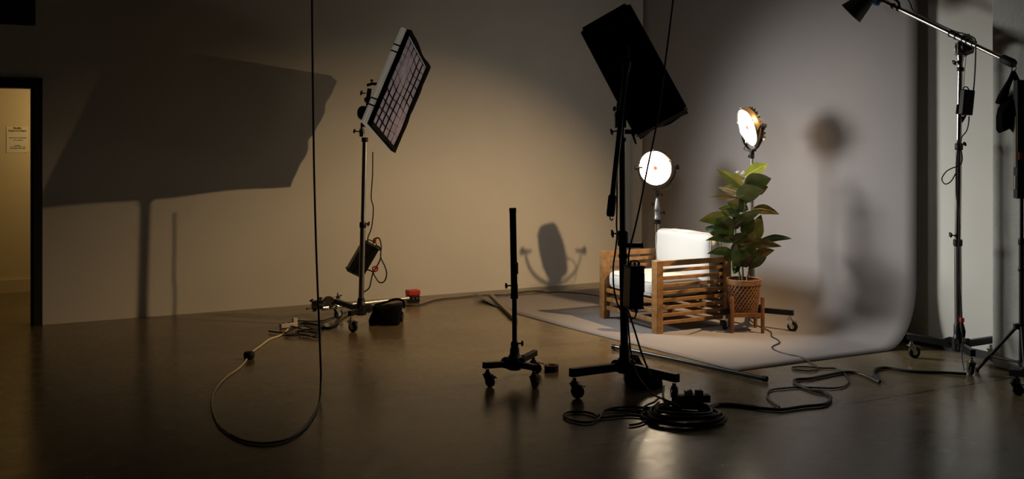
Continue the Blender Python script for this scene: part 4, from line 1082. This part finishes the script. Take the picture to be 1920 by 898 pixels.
# snooted head
ax = (P(1595.5, 25.5, 7.95)-P(1628, -14, 7.95)); ax = Cv(-.64, .36, -.68).normalized()
mouth = P(1595.5, 25.5, 7.95)
t = thing('spot_lamp', mouth-ax*.2, 'black snooted lamp head at the top end of the long boom', 'studio light')
MB().lathe([(.0965,0),(.0985,0),(.075,-.105),(.062,-.155),(.058,-.158),(.058,-.15),(.073,-.105),(.0965,0)], mouth, ax, 40, cap=False).build('snoot', M_BLACK, t)
MB().lathe([(.056,-.150),(.058,-.165),(.066,-.17),(.066,-.30),(.05,-.32)], mouth, ax, 32).build('housing', M_BLACK, t)
MB().lathe([(.0005,-.150),(.056,-.151)], mouth, ax, 30, cap=False).build('lens', mat('lens_glow', (.8,.7,.5), .3, emit=SPOT_COL, estr=6), t)
MB().lathe([(.0962,.001),(.0995,.001),(.0995,-.004),(.0962,-.004)], mouth, ax, 40, cap=False).build('snoot_rim', M_GOLD, t)
MB().box(P(1642, 2, 7.97), (.07,.05,.06), (Cv(.9,0,-.4).normalized(),Cv(0,1,0),Cv(.4,0,.9).normalized())).build('blue_clamp', M_BLUE, t, bevel=.01)
yk = MB(); yk.beam(P(1624,-12,8.0), P(1640,0,7.98), .02, .03); yk.beam(mouth-ax*.22+Cv(.05,0,.03), P(1646,-2,7.98), .02, .025); yk.box(P(1628,6,7.93), (.05,.02,.03)); yk.build('yoke', M_BLACK, t)
sd = bpy.data.lights.new('reflector_light', 'AREA'); sd.energy = SPOT_W; sd.color = SPOT_COL; sd.shape = 'DISK'; sd.size = .075
so = bpy.data.objects.new('reflector_light', sd); COL.objects.link(so); so.location = mouth-ax*.140
so.rotation_euler = ax.to_track_quat('-Z', 'Y').to_euler()

# weight bag on the boom end
hk = P(1899, 122, 6.90)
t = thing('weight_bag', P(1895,250,6.88), 'black cloth weight bag hanging from the low end of the long boom', 'weight bag')
MB().path([P(1895.5,119,6.91), P(1899,121,6.90), P(1904,123,6.90), P(1904,131,6.90), P(1899,134,6.90), P(1897,130,6.90), P(1898,123,6.90)], .0045, 8, closed=True, sub=4).build('carabiner', M_STEEL, t)
for pts in ([(1899,134,.012),(1895,148,.020),(1887,165,.028),(1880,182,.04),(1876,195,.045)], [(1901,134,.012),(1906,150,.024),(1911,166,.035),(1916,180,.045),(1918,192,.05)]):
    s2 = MB(); s2.path([P(x, y, 6.89) for x, y, r in pts], [r*.8 for x, y, r in pts], 10); s2.build('strap', M_CLOTH, t)
out = [(1890,181),(1900,176),(1906,170),(1914,172),(1925,185),(1932,200),(1934,225),(1928,246),(1912,252),(1901,249.5),(1895,241),(1884,246),(1873,250),(1868,243),(1867,219),(1871,203),(1880,188)]
def bagmesh(out, d, depth):
    cx = sum(p[0] for p in out)/len(out); cy = sum(p[1] for p in out)/len(out); M = len(out); mb = MB(); vs = []
    prof = [(-1,.02),(-.95,.5),(-.7,.82),(0,1),(.7,.82),(.95,.5),(1,.02)]
    for q, sc in prof:
        for x, y in out:
            p = P(cx+(x-cx)*sc, cy+(y-cy)*sc, d); vs.append(p+Cv(0,1,0)*(q*depth/2+noise.noise(p*11)*.012))
    fs = [(i*M+k, i*M+(k+1)%M, (i+1)*M+(k+1)%M, (i+1)*M+k) for i in range(len(prof)-1) for k in range(M)]
    mb.add(vs, fs); return mb
bagmesh(out, 6.87, .12).build('bag', M_CLOTH, t)
# battery pack with cables on the stand
u = (Vector((0,0,1))+Cv(.10,0,0)).normalized(); v_ = Cv(1,.2,-.1); v_ = (v_-u*v_.dot(u)).normalized(); w_ = u.cross(v_)
t = thing('battery_pack', P(1813,193,7.22), 'small black battery pack hanging beside the boom stand pole', 'battery pack')
MB().box(P(1812.5,192,7.22), (.18, .085, .05), (u, v_, w_)).build('case', M_BLACK, t, bevel=.006)
MB().path([P(1806,168,7.22), P(1808,163,7.22), P(1814,164,7.22), P(1818,171,7.22)], .004, 8).build('handle', M_BLACK, t)
MB().prism([P(1794,213,7.24), P(1796,196,7.24), P(1810,190,7.24), P(1812,218,7.24)], Cv(0,1,0)*.02).build('side_pouch', M_CLOTH, t)
MB().prism([P(1803,218,7.23), P(1812,218,7.23), P(1805,230,7.23)], Cv(0,1,0)*.015).build('bottom_strap', M_CLOTH, t)
cable('hanging_cable', PP(7.22, (1807,164),(1808,140),(1811,110),(1812,95)), .002, 'thin cord holding the battery pack below the boom joint')
cable('stand_cable', [P(1817,218,7.22), P(1816,232,7.22), P(1812,246,7.22), P(1803,258,7.24), P(1801,275,7.25), P(1804,292,7.25), P(1803,305,7.25), P(1796,312,7.26), P(1786,315,7.26), P(1774,322,7.24), P(1766,335,7.22), P(1772,345,7.22), P(1783,340,7.24), P(1792,325,7.26)], .0042, 'thin black cable curling left of the boom stand pole')
cable('stand_cable', [P(1796,262,7.26), P(1794,300,7.26), P(1793,330,7.26), P(1794,370,7.26), P(1798,400,7.26), P(1799,440,7.25), P(1796,480,7.25), P(1797,520,7.25), P(1801,560,7.25), P(1803,590,7.25), P(1803,600,7.25)], .0055, 'black cable running down the lower pole of the boom stand')
t = thing('cable_plug', P(1804,622,7.22), 'black inline plug with red cap hanging by the boom stand base', 'plug')
MB().path([P(1803,604,7.24), P(1804,612,7.23), P(1806,622,7.22), P(1807,632,7.22)], [.010,.016,.017,.009], 12).build('body', M_RUB, t)
MB().box(P(1803.5,600,7.24), (.030,.022,.032)).build('cap', M_RED, t, bevel=.004)
cable('stand_cable', [P(1807,632,7.22), P(1805,642,7.2), P(1803,655,7.16), P(1804,676,7.1), P(1808,694,7.05)], .005, 'short black cable hanging from the inline plug to the floor')

# ================================================================= STANDS AT THE RIGHT EDGE
pp0 = Q(1915.5, 6.8, 0)
t = thing('tripod_stand', (pp0.x, pp0.y, 0), 'black tripod stand with slanted leg at the right edge of the picture', 'light stand')
zt3 = HC-(372-PPY)/FPX*6.8
MB().tube(Vector((pp0.x,pp0.y,.06)), Vector((pp0.x,pp0.y,.95)), .0165, n=18).build('lower_pole', M_BLACK, t)
MB().tube(Vector((pp0.x,pp0.y,.95)), Vector((pp0.x,pp0.y,zt3+.02)), .0125, n=18).build('upper_pole', M_BLACK, t)
k = MB()
for z in (HC-(455-PPY)/FPX*6.8, HC-(505-PPY)/FPX*6.8, .95): collar(k, Vector((pp0.x,pp0.y,z)), (0,0,1), .019, .03)
zc = HC-(612-PPY)/FPX*6.8; k.lathe([(.028,-.02),(.028,.02)], Vector((pp0.x,pp0.y,zc)), (0,0,1), 20); k.box(Vector((pp0.x,pp0.y,zc))-Cv(.02,0,0), (.06,.03,.035), (Cv(1,0,0),Cv(0,1,0),Vector((0,0,1))))
zl = HC-(680-PPY)/FPX*6.8; k.lathe([(.024,-.015),(.024,.015)], Vector((pp0.x,pp0.y,zl)), (0,0,1), 20)
k.build('collar', M_BLACK, t)
for tv in (G(1832, 697)-pp0, Cv(-.12, -.30, 0), Cv(.17, -.24, 0)):
    tv = Vector((tv.x, tv.y, 0))
    top_ = Vector((pp0.x,pp0.y,zc))+tv.normalized()*.03; tip_ = pp0+tv+Vector((0,0,.014))
    lg = MB().tube(top_, tip_, .0115, n=14).build('leg', M_BLACK, t)
    MB().lathe([(.014,0),(.014,.02),(.012,.03)], tip_-Vector((0,0,.013)), (0,0,1), 14).build('rubber_foot', M_RUB, lg)
    MB().tube(Vector((pp0.x,pp0.y,zl)), top_.lerp(tip_, .68), .0085, n=10).build('brace', M_BLACK, t)
pz0 = Vector((pp0.x,pp0.y,zt3)); zz1 = HC-(150-PPY)/FPX*6.8
t = thing('bar_light', pz0, 'dark upright bar light with a red mark at the right edge of the picture', 'studio light')
ub = Vector((0,0,1)); MB().box(Vector((pp0.x,pp0.y,(zt3+zz1)/2)), (.085, .06, zz1-zt3), (Cv(1,0,0), Cv(0,1,0), ub)).build('housing', M_BLACK, t, bevel=.005)
MB().box(Vector((pp0.x,pp0.y,zt3+.38))-Cv(.044,0,0), (.006, .03, .34), (Cv(1,0,0), Cv(0,1,0), ub)).build('silver_edge', M_CARD, t)
MB().box(P(1912, 292, 6.755)-Cv(0,.008,0), (.022, .004, .05), (Cv(1,0,0), Cv(0,1,0), ub)).build('red_mark', M_RED, t)
MB().box(P(1903.5, 342, 6.8), (.008,.02,.09), (Cv(1,0,0), Cv(0,1,0), ub)).build('switch', M_STEEL, t)

hub = Q(1950, 6.35, .15)
t = thing('rolling_stand', (hub.x, hub.y, 0), 'black rolling stand mostly beyond the right edge, one caster showing', 'light stand')
rolling_base(t, hub, [Q(1902, 6.46, 0), hub+Cv(.16,-.28,0), hub+Cv(-.05,.2,0)], mcast=M_BLACK, yaws=(.6, 1., 2.), r=.034)
MB().tube(hub, hub+Vector((0,0,1.6)), .02, n=16).build('pole', M_BLACK, t)
